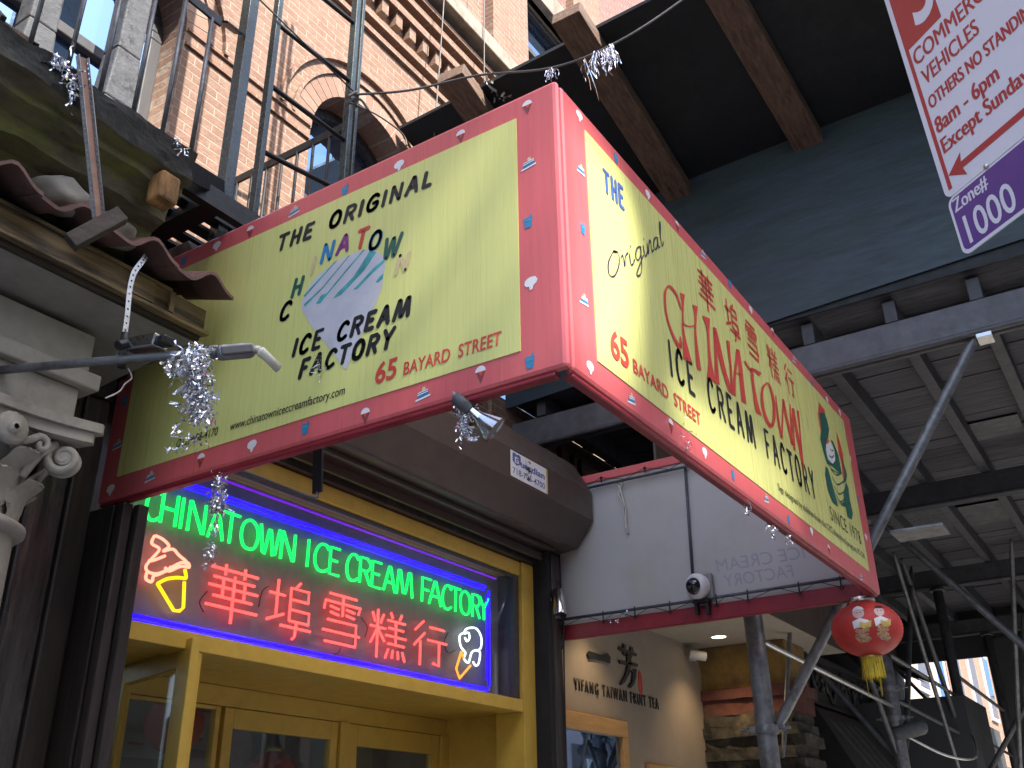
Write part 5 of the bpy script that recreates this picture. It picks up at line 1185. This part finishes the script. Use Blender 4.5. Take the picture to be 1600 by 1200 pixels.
def shingles(b):
    for r in range(6):
        x = xs-.1
        while x < 13:
            wd = rr2.uniform(.16, .30); y = 1.55+r*.17; z = 3.70+r*.10; hexa(b, [(x, y-.05, z+rr2.uniform(-.01, .01)), (x+wd-.015, y-.05, z+rr2.uniform(-.01, .01)), (x+wd-.015, y+.17, z+.10), (x, y+.17, z+.10), (x, y-.05, z+.045), (x+wd-.015, y-.05, z+.045), (x+wd-.015, y+.17, z+.14), (x, y+.17, z+.14)]); x += wd
    quad(b, (xs, 1.55, 3.69), (13, 1.55, 3.69), (13, 2.6, 4.25), (xs, 2.6, 4.25))
np_('shingle_canopy', 'shingle', shingles)
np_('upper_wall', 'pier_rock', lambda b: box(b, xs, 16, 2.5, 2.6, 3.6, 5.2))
# brick piece with louvre, fire escape bars and timber seen over the white board
LV = thing('louvred_vent', 'dark louvred vent and black bars on the wall above the white board', 'vent', (5, 2.9, 4.5))
b = B(); box(b, 4.5, 5.3, 2.93, 2.95, 4.42, 4.9); obj('back', b, M['signgrey'], LV)
b = B()
for k in range(9): box(b, 4.55, 4.85, 2.90, 2.93, 4.50+k*.04, 4.52+k*.04)
obj('louvre', b, M['galv'], LV)
b = B()
for x in (4.45, 4.5, 4.92, 5.15, 5.30): box(b, x, x+.025, 2.86, 2.9, 4.3, 5.0)
obj('bar', b, M['feblack'], LV)
b = B(); box(b, 3.9, 16, 2.94, 3.0, 3.6, 5.2); tag(obj('party_wall', b, M['brick'], loc=(6, 2.95, 3.6)), 'shaded brick wall strip under the shed deck', 'wall')

# black awning with pale painted leaf stripes, and further signs down the street
AW = thing('black_awning', 'black awning with curved grey leaf stripes under the scaffold', 'awning', (10, 1.9, 1.8))
b = B(); hexa(b, [(8.6, 1.35, 1.9), (13.5, 1.35, 1.9), (13.5, 2.5, 1.9), (8.6, 2.5, 1.9), (8.6, 1.9, 2.95), (13.5, 1.9, 2.95), (13.5, 2.5, 2.95), (8.6, 2.5, 2.95)]); obj('canvas', b, M['voidm'], AW)
b = B(); n_aw = Vector((0, -1.05, .55)).normalized()
for k in range(4):
    x = 8.75+k*.34; pts = [(x, 2.88), (x+.12, 2.75), (x+.34, 2.5), (x+.62, 2.2), (x+.95, 1.95), (x+.88, 2.08), (x+.66, 2.38), (x+.46, 2.62), (x+.22, 2.84)]
    plate(b, [[(px, (pz-1.9)*1.129) for px, pz in pts]], .004, Vector((0, 1.347, 1.9)), X3, Vector((0, .55, 1.05)))
obj('leaf_stripes', b, M['shingle'], AW)
b = B(); box(b, 11.1, 11.14, .80, 2.2, 1.6, 3.27); box(b, 11.14, 12.6, .80, .85, 1.6, 3.27); tag(obj('black_box_sign', b, M['signgrey'], loc=(11.1, 1.5, 1.6), bevel=.01), 'plain black box sign behind the scaffold posts', 'sign')
b = B(); box(b, 12.9, 17.0, 1.30, 1.36, 1.9, 3.35); gs = obj('grey_fascia_sign', b, M['signgreen'], loc=(16, 1.3, 2.2)); tag(gs, 'long grey fascia sign with faded red strokes seen between scaffold posts', 'sign')
b = B(); rr3 = random.Random(6)
for k in range(5):
    x = 13.2+k*.55
    for j in range(4): a = Vector((x+rr3.uniform(0, .3), 1.296, 2.5+rr3.uniform(0, .5))); bar(b, a, a+Vector((rr3.uniform(-.1, .2), 0, rr3.uniform(-.25, .1))), .012, .035, Y3)
o = obj('faded_strokes', b, M['pier_red'], gs); o.location = -Vector((16, 1.3, 2.2))
# sunlit house fronts further along, seen under the shed
def front(name, label, x0, x1, z1, m, wm, bay=2.1, zw=4.2):
    t = thing(name, label, 'building', ((x0+x1)/2, 2.9, .14)); b = B(); box(b, x0, x1, 2.9, 9, .14, z1); obj('wall', b, M[m], t)
    x = x0+.5
    while x < x1-1.2:
        for k in range(4):
            z = zw+k*3.2; b = B(); box(b, x, x+1.0, 2.84, 2.91, z, z+1.8); wn = obj('window', b, M[wm], t); b = B(); box(b, x+.08, x+.92, 2.83, 2.839, z+.1, z+1.7); obj('pane', b, M['mirror'], wn)
        x += bay
    return t
front('house_front', 'pale house front with white trimmed windows in the sun beyond the shed', 16.6, 22.5, 14, 'farcream', 'farwhite', 1.9, 4.4)
front('house_front', 'orange-brown brick house front in the sun, second beyond the shed', 22.6, 36, 16, 'brick', 'farwhite', 2.3, 4.6)
t = thing('corner_building', 'tall cream building closing the far end of the street', 'building', (50, 0, .14)); b = B(); box(b, 50, 60, -12, 6, .14, 24); obj('wall', b, M['farcream'], t)
for k in range(5):
    for j in range(5):
        b = B(); box(b, 49.95, 50.1, -8+k*2.6, -6.8+k*2.6, 4.5+j*3.4, 6.4+j*3.4); obj('window', b, M['mirror'], t)
# shop fronts and awnings in the shade under the shed
b = B(); hexa(b, [(13.0, 1.7, 2.9), (24, 1.7, 2.9), (24, 2.88, 3.5), (13.0, 2.88, 3.5), (13.0, 1.7, 2.93), (24, 1.7, 2.93), (24, 2.88, 3.54), (13.0, 2.88, 3.54)]); box(b, 13.0, 24, 1.68, 1.70, 2.5, 2.93)
tag(obj('dark_awning', b, M['signgrey'], loc=(18, 1.7, 2.5)), 'dark plain awning further along under the far end of the shed', 'awning')
b = B(); box(b, 16, 16.05, .2, .62, 2.2, 3.3); tag(obj('pale_blue_sign', b, M['farwhite'], loc=(16, .4, 2.2)), 'pale sign panel at the right edge behind scaffold posts', 'sign')

# ================================================================== SMALL THINGS
# ---- parking sign on its pole, close overhead at the right
PU = Vector((-.57, -.82, 0)).normalized(); PN = PU.cross(Z3).normalized()
d = ray(1508, 402); P0 = CAM+d*((2.62-CAM.z)/d.z)
def G(x, y): return onp(P0, PN, x/2.857+1350, y/2.857)
PV = (onp(P0, PN, 1383.5, 2)-P0).normalized(); PU = PV.cross(PN)
def uv(p): q = p-P0; return q.dot(PU), q.dot(PV)
PK = thing('parking_sign', 'white and red parking sign with a purple zone plate overhead at the right', 'street sign', P0+PU*.15+PN*-.03)
ub, vb_ = uv(G(383, 889)); W_ = .30; H2 = vb_
def rr_(x0, x1, y0, y1, r, n=5):
    o = []
    for cx_, cy_, a0_ in ((x1-r, y0+r, -90), (x1-r, y1-r, 0), (x0+r, y1-r, 90), (x0+r, y0+r, 180)):
        o += [(cx_+r*math.cos(R_(a0_+90*k/n)), cy_+r*math.sin(R_(a0_+90*k/n))) for k in range(n+1)]
    return o
PH = .66
b = B(); plate(b, [rr_(0, W_, H2+.001, H2+PH, .018)], .0025, P0, PU, PV); top = obj('regulation_plate', b, M['signwhite'], PK)
b = B(); plate(b, [rr_(0, W_, 0, H2-.001, .018)], .0025, P0, PU, PV); low = obj('zone_plate', b, M['signwhite'], PK)
b = B(); plate(b, [rr_(.006, W_-.006, .008, H2-.006, .014)], .0004, P0+PN*.0026, PU, PV); obj('purple_field', b, M['signpurple'], low)
# red block, side line
u1, v1 = uv(G(185, 245)); u2, v2 = uv(G(325, 5)); u0, v0 = uv(G(117, 75)); ul, vl = uv(G(383, 880))
b = B(); plate(b, [[(.012, v1), (u2, v1), (u2, H2+PH-.012), (.012, H2+PH-.012)]], .0004, P0+PN*.0026, PU, PV)
plate(b, [[(.012, H2+.016), (.021, H2+.016), (.021, v1), (.012, v1)]], .0004, P0+PN*.0026, PU, PV); obj('red_block', b, M['signred'], top)
def ptxt(body, sx, sy, ex, ey, frac, capx, capy, m, parent, bold=.008, full=None):
    """baseline from zoom pixel s to e (end of the part `frac`); cap height from the pixel above s"""
    us, vs = uv(G(sx, sy)); ue, _ = uv(G(ex, ey)); _, vc = uv(G(capx, capy))
    wid = ue-us
    if full:
        a_ = text_mesh(frac, bold); c_ = text_mesh(full, bold); fx = lambda me: max(v.co.x for v in me.vertices)-min(v.co.x for v in me.vertices)
        wid *= fx(c_)/fx(a_); body = full; bpy.data.meshes.remove(a_); bpy.data.meshes.remove(c_)
    b = B(); p = P0+PU*(us+(.009 if parent is top else 0))+PV*vs; [text(b, body, p+PU*o_, p+PU*(wid+o_), PN, abs(vc-vs), 0, 0, .0032+i_*.00005) for i_, o_ in enumerate((-bold*.12, 0, bold*.12))]; return obj('lettering', b, M[m], parent)
ptxt('', 225, 312, 425, 38, 'COMME', 205, 250, 'signred', top, full='COMMERCIAL')
ptxt('VEHICLES', 264, 397, 490, 118, '', 240, 340, 'signred', top)
ptxt('', 290, 503, 425, 318, 'OTHERS', 272, 455, 'signred', top, .010, full='OTHERS NO STANDING')
ptxt('8am - 6pm', 322, 612, 566, 290, '', 304, 548, 'signred', top, .012)
ptxt('Except Sunday', 350, 700, 690, 262, '', 330, 640, 'signred', top, .012)
ua, va_ = uv(G(383, 786)); ue, ve = uv(G(714, 312)); b = B(); hw = .014
plate(b, [[(ua, va_), (ua+.040, va_+.028), (ua+.035, va_+hw*.55), (W_-.050, va_+hw*.55), (W_-.053, va_+.028), (W_-.018, va_), (W_-.053, va_-.028), (W_-.050, va_-hw*.55), (ua+.035, va_-hw*.55), (ua+.040, va_-.028)]], .0004, P0+PN*.0028, PU, PV); obj('arrow', b, M['signred'], top)
us, vs = uv(G(180, 150)); b = B(); us = .03; text(b, '3', P0+PU*.055+PV*(v1+.035), P0+PU*.125+PV*(v1+.035), PN, .165, .02, .12, .0034); obj('lettering', b, M['signwhite'], top)
ptxt('Zone#', 414, 952, 548, 792, '', 398, 898, 'signwhite', low, .008)
us, vs = uv(G(480, 1087)); _, vt = uv(G(442, 990)); u3, _ = uv(G(560, 985))
b = B(); p = P0+PU*us+PV*vs; text(b, '1000', p, p+PU*(u3-us)*2.3, PN, (vt-vs)*1.12, .012, 0, .0034, 1.02); obj('lettering', b, M['signwhite'], low)
b = B(); c = P0+PU*.075+PV*(H2+.004)+PN*.003; lathe(b, [(.006, 0), (.005, .004), (.001, .005)], P0+PU*.105+PV*(H2+.002)+PN*.003, PN, 10); obj('bolt', b, M['alu'], PK)
b = B(); pc = P0+PU*.155-PN*.03; tube(b, [Vector((pc.x, pc.y, .14)), Vector((pc.x, pc.y, 3.2))], .024, 10); obj('pole', b, M['galv'], PK)

# ---- lantern under the far corner of the sign
LC = on(0, 3.80, 1354.5, 983); LT = thing('red_lantern', 'red silk lantern with printed children and yellow fringe hanging below the far sign corner', 'lantern', LC)
rx, rz = .208, .165
b = B(); prof = []
for k in range(41):
    a = R_(-78+156*k/40); rib = 1+(.012 if k % 2 else -.004); prof.append((rx*math.cos(a)*rib if 2 < k < 38 else rx*math.cos(a), rz*math.sin(a)))
lathe(b, prof, LC, n=32); obj('shade', b, M['redpaper'], LT)
b = B(); lathe(b, [(.066, rz*.93), (.075, rz*.95), (.077, rz*1.14), (.068, rz*1.16), (.066, rz*.95)], LC, n=20); obj('cap', b, M['silvercap'], LT)
b = B(); lathe(b, [(.05, -rz*.93), (.062, -rz*.98), (.062, -rz*1.10), (.055, -rz*1.1)], LC, n=20); obj('base_ring', b, M['gold'], LT)
b = B(); rnd = random.Random(3)
for k in range(130):
    a = 2*math.pi*k/130+rnd.gauss(0, .02); r = .06+rnd.gauss(0, .003); p = LC+Vector((r*math.cos(a), r*math.sin(a), -rz*1.05)); q = p+Vector((rnd.gauss(0, .006), rnd.gauss(0, .006), -.115+rnd.gauss(0, .008)))
    ribbon(b, [p, (p+q)/2+Vector((rnd.gauss(0, .002), rnd.gauss(0, .002), 0)), q], .0034, Vector((math.cos(a), math.sin(a), 0)))
for k in range(3):
    p = LC+Vector((.05*math.cos(k*2+2), .05*math.sin(k*2+2), -rz*1.1)); tube(b, [p, p+Vector((0.004, 0.002, -.21))], .0016, 4)
obj('fringe', b, M['fringe'], LT)
b = B(); tube(b, [LC+Z3*rz*1.14, LC+Z3*(rz*1.14+.05), Vector((LC.x+.01, LC.y, 3.0))], .0022, 5); obj('string', b, M['feblack'], LT)
vc = (CAM-LC); vc.z = 0; vc.normalize(); vr = Z3.cross(vc)
def onl(x, y, k=1.012):
    s = max(0, 1-x*x-y*y)**.5; return LC+vr*(rx*x*k)+Z3*(rz*y*k)+vc*(rx*s*k)
def blob(bm, pts, mi, k=1.014):
    n = len(pts); cx_ = sum(p[0] for p in pts)/n; cy_ = sum(p[1] for p in pts)/n; rings = []
    for f in (1, .66, .33): rings.append([bm.verts.new(onl(cx_+(x-cx_)*f, cy_+(y-cy_)*f, k)) for x, y in pts])
    for a_, c_ in zip(rings, rings[1:]):
        for i in range(n): bm.faces.new([a_[i], a_[(i+1) % n], c_[(i+1) % n], c_[i]]).material_index = mi
    bm.faces.new(rings[-1]).material_index = mi
def ell(cx_, cy_, a, c, n=14): return [(cx_+a*math.cos(2*math.pi*k/n), cy_+c*math.sin(2*math.pi*k/n)) for k in range(n)]
b = B()
for ox, oy, sx_, hair in ((-.14, .06, 1, 0), (.42, .10, .85, 1)):
    def F(pts): return [(ox+x*sx_, oy+y) for x, y in pts]
    blob(b, F([(-.17, -.18), (.2, -.22), (.22, -.62), (.1, -.70), (-.1, -.68), (-.2, -.55)]), 3, 1.013)
    blob(b, F([(-.22, .02), (.0, .12), (.22, .02), (.26, -.2), (-.2, -.24)]), 0, 1.015)
    blob(b, F([(-.02, -.02), (.30, -.0), (.26, -.22), (.06, -.28), (-.04, -.16)]), 2, 1.018)
    blob(b, F(ell(-.02, .30, .16, .19)), 1, 1.018)
    if hair: blob(b, F([(-.2, .38), (-.1, .52), (.06, .54), (.14, .44), (.02, .42), (-.1, .42)]), 4, 1.021)
    else: blob(b, F([(-.18, .40), (-.12, .54), (-.02, .60), (.1, .54), (.15, .42), (-.02, .46)]), 0, 1.021)
    for ex in (-.07, .04): blob(b, F(ell(ex, .32, .018, .022, 8)), 4, 1.022)
obj('printed_figures', b, [M['whiteink'], M['flesh'], M['yprint'], M['gprint'], M['ink']], LT)

# ---- lamp pipe on the left with fittings, and its tinsel
LPp = [on(1, 1.98, -20, 580), on(1, 1.55, 185, 562), on(1, 1.32, 262, 556), on(1, 1.16, 345, 551)]
LP = thing('lamp_pipe', 'grey conduit pipe with metal boxes and white end piece left of the sign', 'conduit', LPp[1])
b = B(); tube(b, LPp, .0165, 10); obj('pipe', b, M['galv'], LP)
q0, q1 = on(1, 1.165, 338, 552), on(1, 1.10, 398, 547); dq = (q1-q0).normalized()
b = B(); bar(b, q0, q1, .052, .056); obj('conduit_body', b, M['galv'], LP, bevel=.02)
sdv = dq.cross(Z3).normalized()
if sdv.dot(CAM-q0) < 0: sdv = -sdv
b = B(); bar(b, q0+dq*.012+sdv*.026-Z3*.004, q1-dq*.012+sdv*.026-Z3*.004, .012, .034); obj('cover', b, M['galvdark'], LP, bevel=.01)
q2, q3 = on(1, 1.075, 408, 548), on(1, 1.055, 436, 577)
b = B(); tube(b, [q1-dq*.004, q1+dq*.012, q2], [.017, .016, .015], 10); tube(b, [q2-dq*.012, q2+Vector((0, 0, -.004)), q2.lerp(q3, .35), q3], [.014, .019, .017, .0165], 12); obj('end_piece', b, M['capwhite'], LP)
b = B(); tube(b, [q3-(q3-q2)*.02, q3+(q3-q2).normalized()*.001], .0125, 10); obj('end_hole', b, M['blackplastic'], LP)
e0, e1 = on(1, 1.50, 207, 542), on(1, 1.33, 252, 534)
b = B(); bar(b, e0, e1, .065, .048); obj('junction_box', b, M['chrome'], LP, bevel=.005)
b = B(); bar(b, e1, e1+(e1-e0).normalized()*.045, .05, .036); obj('plug', b, M['blackplastic'], LP, bevel=.008)
b = B(); de = (e1-e0).normalized(); se = de.cross(Z3).normalized(); se = se if se.dot(CAM-e0) > 0 else -se
for u_, v_ in ((.2, .01), (.35, -.008), (.5, .006), (.62, .012), (.8, .0), (.42, .012)): lathe(b, [(.004, .0335), (.001, .034)], e0+(e1-e0)*u_+Z3*v_, se, 8)
obj('knockouts', b, M['blackplastic'], LP)
b = B(); c = on(1, 1.54, 188, 545); tube(b, [on(1, 1.55, 196, 520), on(1, 1.55, 190, 575)], .016, 8); tube(b, [on(1, 1.50, 184, 540), on(1, 1.50, 200, 536)], .02, 8); obj('clamp', b, M['feblack'], LP, bevel=.003)
b = B(); tube(b, smooth_path([on(1, 1.5, 200, 575), on(1, 1.5, 206, 590), on(1, 1.5, 195, 600), on(1, 1.5, 186, 612), on(1, 1.5, 165, 622)], 5), .003, 5); obj('stray_wire', b, M['whitecable'], LP)
spine = [on(1, 1.20, 300, 555), on(1, 1.22, 308, 580), on(1, 1.22, 312, 620), on(1, 1.22, 312, 645)]
def tt(name, label, spine, n, ln, wd, spread, rs, droop=1.):
    o = foil(name, spine, n, ln, wd, spread, rs, droop, loc=spine[0]); return tag(o, label, 'tinsel')
tt('tinsel', 'thick crumpled silver tinsel clump hanging from the conduit pipe', spine, 330, .075, .010, .022, 1)
foil('tinsel', [on(1, 1.22, 300, 548), on(1, 1.22, 330, 552)], 90, .05, .010, .014, 2, .3, loc=None); o = bpy.data.objects['tinsel.001']; tag(o, 'short silver tinsel wrapped round the conduit pipe, above the hanging clump', 'tinsel')
tt('tinsel', 'loose silver tinsel shreds at the lower left of the big clump, over the phone number', [on(1, 1.24, 285, 655), on(1, 1.24, 285, 675), on(1, 1.24, 310, 690), on(1, 1.24, 258, 705)], 26, .05, .009, .012, 3)
tt('tinsel', 'single curl of silver tinsel left on the pipe beside the black plug', [on(1, 1.3, 262, 560), on(1, 1.3, 266, 572)], 14, .05, .012, .006, 4)
g0 = on(2, 2.97, 344, 742)
tt('tinsel', 'dark silver tinsel garland dangling in front of the neon letters', [g0, g0-Z3*.12, g0-Z3*.13], 150, .05, .009, .013, 5)
tt('tinsel', 'thin tail end of the silver tinsel garland over the green neon letters', [g0-Z3*.16, g0-Z3*.36], 46, .04, .006, .006, 6)
tt('tinsel', 'silver tinsel caught on the top edge of the mossy cornice beside the steel strut', [Vector((-1.10, 1.47, 4.22)), Vector((-1.04, 1.45, 4.19)), Vector((-1.0, 1.45, 4.10))], 80, .06, .010, .014, 7)
tt('tinsel', 'few bright tinsel scraps on the cornice edge by the brick corner', [Vector((-.56, 1.46, 4.21)), Vector((-.50, 1.46, 4.20))], 12, .05, .006, .006, 8)
tt('tinsel', 'bright bits of tinsel on the dark cornice at the far left edge', [Vector((-1.36, 1.46, 4.10)), Vector((-1.34, 1.46, 4.03))], 18, .04, .008, .012, 18)

# ---- spotlight under the sign, wrapped in tinsel
s0 = on(0, .06, 762, 662); SPt = thing('spotlight', 'chrome cone spotlight with tinsel under the bottom edge of the yellow sign', 'lamp', s0)
ds = (rt*.74-up*.58-fw*.22).normalized()
b = B(); lathe(b, [(.016, -.075), (.02, -.04), (.024, -.03), (.05, .03), (.052, .033)], s0, ds, 22); obj('reflector', b, M['chrome'], SPt)
b = B(); lathe(b, [(.001, .026), (.048, .028)], s0, ds, 20); obj('lens', b, M['greybox'], SPt)
b = B(); lathe(b, [(.001, -.15), (.022, -.148), (.024, -.10), (.02, -.075)], s0, ds, 14); obj('socket', b, M['galvdark'], SPt)
b = B(); tube(b, [s0-ds*.13, s0-ds*.15+Vector((0.02, .04, .05)), Vector((s0.x+.03, s0.y+.06, 3.0))], .012, 8); obj('arm', b, M['galv'], SPt)
b = B(); bar(b, on(0, .07, 726, 640), on(0, .07, 738, 668), .012, .03); bar(b, on(0, .08, 744, 615), on(0, .08, 744, 640), .012, .014); obj('bracket', b, M['rot'], SPt)
tt('tinsel', 'silver tinsel hanging beside the chrome spotlight under the sign', [on(0, .04, 712, 635), on(0, .04, 735, 632), on(0, .04, 726, 660), on(0, .04, 728, 680)], 120, .05, .008, .010, 9)
# ---- tinsel scraps along the lower edge of the front panel
tt('tinsel', 'dark tinsel threads stuck on the front panel over the red street name', [on(1, -.012, 1064, 655), on(1, -.012, 1078, 700), on(1, -.012, 1070, 680)], 26, .05, .0035, .01, 10)
tt('tinsel', 'small tinsel scrap below the purple-lit middle of the front panel edge', [on(1, .02, 1165, 785), on(1, .02, 1168, 808)], 8, .06, .008, .008, 11)
tt('tinsel', 'small tinsel scrap on the lower front edge, second from the lantern', [on(1, .02, 1205, 818), on(1, .02, 1206, 830)], 10, .05, .008, .008, 12)
tt('tinsel', 'small tinsel scrap on the lower front edge, nearest the lantern', [on(1, .02, 1232, 836), on(1, .02, 1234, 846)], 10, .05, .008, .008, 13)
tt('tinsel', 'fine yellow-lit tinsel threads over the A of the left side lettering', [on(0, -.012, 500, 560), on(0, -.012, 503, 590)], 18, .05, .003, .008, 14)
tt('tinsel', 'short white tinsel bits on the rod along the bottom of the white board', [Vector((L-.08, 1.72, 3.11)), Vector((L-.08, 1.86, 3.06))], 12, .05, .010, .012, 19)

# ---- cable from the fire escape across to the street, with tinsel shreds
cp = [on(1, 1.90, 548, 148), on(1, 1.62, 640, 141), on(1, 1.30, 745, 118), on(1, .75, 862, 106), on(1, .38, 960, 68), on(1, .10, 1060, 4), on(1, -.12, 1150, -70), on(1, -.5, 1300, -220)]
b = B(); tube(b, smooth_path(cp, 6), .0075, 6); tag(obj('sagging_cable', b, M['cable'], loc=cp[0]), 'grey cable sagging from the fire escape post across in front of the shed timbers', 'cable')
b = B(); tube(b, smooth_path([cp[0]+Vector((-.02, 0, -.03)), cp[0]+Vector((.02, -.03, .02)), cp[0]+Vector((.05, 0, -.03)), cp[0]+Vector((0, .02, -.05)), cp[0]+Vector((.06, -.02, .0)), cp[0]+Vector((.10, -.06, -.08))], 5), .009, 6)
tag(obj('cable_knot', b, M['cable'], loc=cp[0]), 'knotted cable end tied round the fire escape post', 'cable knot')
b = B(); tube(b, smooth_path([cp[0]+Vector((0, 0, -.06)), on(1, 2.0, 590, 180), on(1, 2.1, 628, 208), on(1, 2.1, 636, 228)], 6), .006, 5); tag(obj('slack_cable', b, M['cable'], loc=cp[0]), 'thin slack cable dropping from the fire escape post behind the sign', 'cable')
tt('tinsel', 'ragged silver tinsel strands hanging from the cable before the brown timber', [on(1, .48, 925, 86), on(1, .42, 945, 76), on(1, .38, 958, 69)], 56, .15, .006, .006, 15, 4.)
tt('tinsel', 'silver tinsel tuft on the cable right above the sign corner', [on(1, .77, 855, 110), on(1, .73, 868, 104)], 30, .08, .006, .006, 16, 3.)
tt('tinsel', 'two long single tinsel threads dangling from the cable above the sign', [on(1, .55, 910, 92), on(1, .53, 915, 90)], 4, .30, .005, .004, 17, 6.)

# ---- black hanger and rod under the sign, rope on the white board
h0, h1 = on(1, 1.90, 496, 688), on(1, 1.90, 496, 770)
HB = thing('hanger_bracket', 'black iron hanger with a thin rod under the sign, above the neon', 'bracket', h0)
b = B(); bar(b, h0+Z3*.1, h1, .012, .06, Y3); obj('strap', b, M['feblack'], HB)
b = B(); tube(b, smooth_path([h1+Z3*.05+X3*.02, h1, on(1, 1.90, 484, 776), on(1, 1.92, 395, 742), on(1, 1.94, 340, 722)], 4), .009, 8); obj('rod', b, M['galvdark'], HB)
b = B(); xr_ = L-.05
tube(b, smooth_path([Vector((xr_, 1.74, 4.08)), Vector((xr_-.01, 1.715, 4.02)), Vector((xr_, 1.70, 3.93)), Vector((xr_, 1.685, 3.86)), Vector((xr_, 1.69, 3.76)), Vector((xr_, 1.68, 3.68))], 6), .007, 6); tube(b, smooth_path([Vector((xr_, 1.69, 4.08)), Vector((xr_-.01, 1.73, 4.0)), Vector((xr_, 1.71, 3.92)), Vector((xr_, 1.70, 3.82)), Vector((xr_, 1.695, 3.72))], 6), .006, 6)
tag(obj('rope_tail', b, M['whitecable'], loc=(xr_, 1.7, 4.08)), 'frayed pale rope loop hanging on the white board by the shutter box', 'rope')

# ================================================================== OTHER SIDE OF THE STREET (reflected, and casting the street's shade)
def oppblock(name, label, x0, x1, z1, m, win=True):
    t = thing(name, label, 'building', ((x0+x1)/2, -17, .14)); b = B(); box(b, x0, x1, -26, -17, .14, z1); obj('wall', b, M[m], t)
    if win:
        k = 0; z = 4.2
        while z < z1-2.5:
            x = x0+1.2
            while x < x1-1.5: 
                b = B(); box(b, x, x+1.1, -17.01, -16.97, z, z+1.8); obj('window', b, M['dome'], t); x += 2.6; k += 1
            z += 3.4
    return t
OY = -17.0
def shade_z(zw, yw): return zw+(yw-OY)*SUN.z/-SUN.y
ROOF = shade_z(4.55, 2.95)
T_OPP = oppblock('tall_building', 'tall pale brick building across the street', -30, -1.6, ROOF-5.6, 'opp')
oppblock('low_building', 'low pale brick building across the street', -1.55, 45, 11.5, 'opp')
# added unseen screen; its holes are shaped to throw sun patches on the sign
def proj(p):
    t = (OY-.05-p.y)/SUN.y; q = p+SUN*t; return q.x, q.z
def patch(ax, val, px): return [proj(on(ax, val, *p)) for p in px]
holes = [patch(1, 0, [(868, 110), (915, 180), (955, 240), (985, 310), (1000, 420), (996, 560), (965, 650), (930, 620), (880, 575)]),
         patch(1, 0, [(1052, 600), (1105, 640), (1170, 690), (1238, 750), (1250, 810), (1180, 775), (1120, 740), (1052, 690)]),
         patch(0, 0, [(815, 205), (730, 260), (640, 350), (590, 470), (630, 500), (690, 390), (760, 310), (815, 275)]),
         patch(0, 0, [(815, 330), (740, 400), (680, 480), (640, 560), (700, 560), (760, 470), (815, 400)])]
b = B(); plate(b, [[(-30, ROOF-5.62), (-1.6, ROOF-5.62), (-1.6, ROOF), (-30, ROOF)]]+holes, .1, (0, OY, 0), X3, Z3)
obj('sun_patch_mask', b, M['opp'], T_OPP)
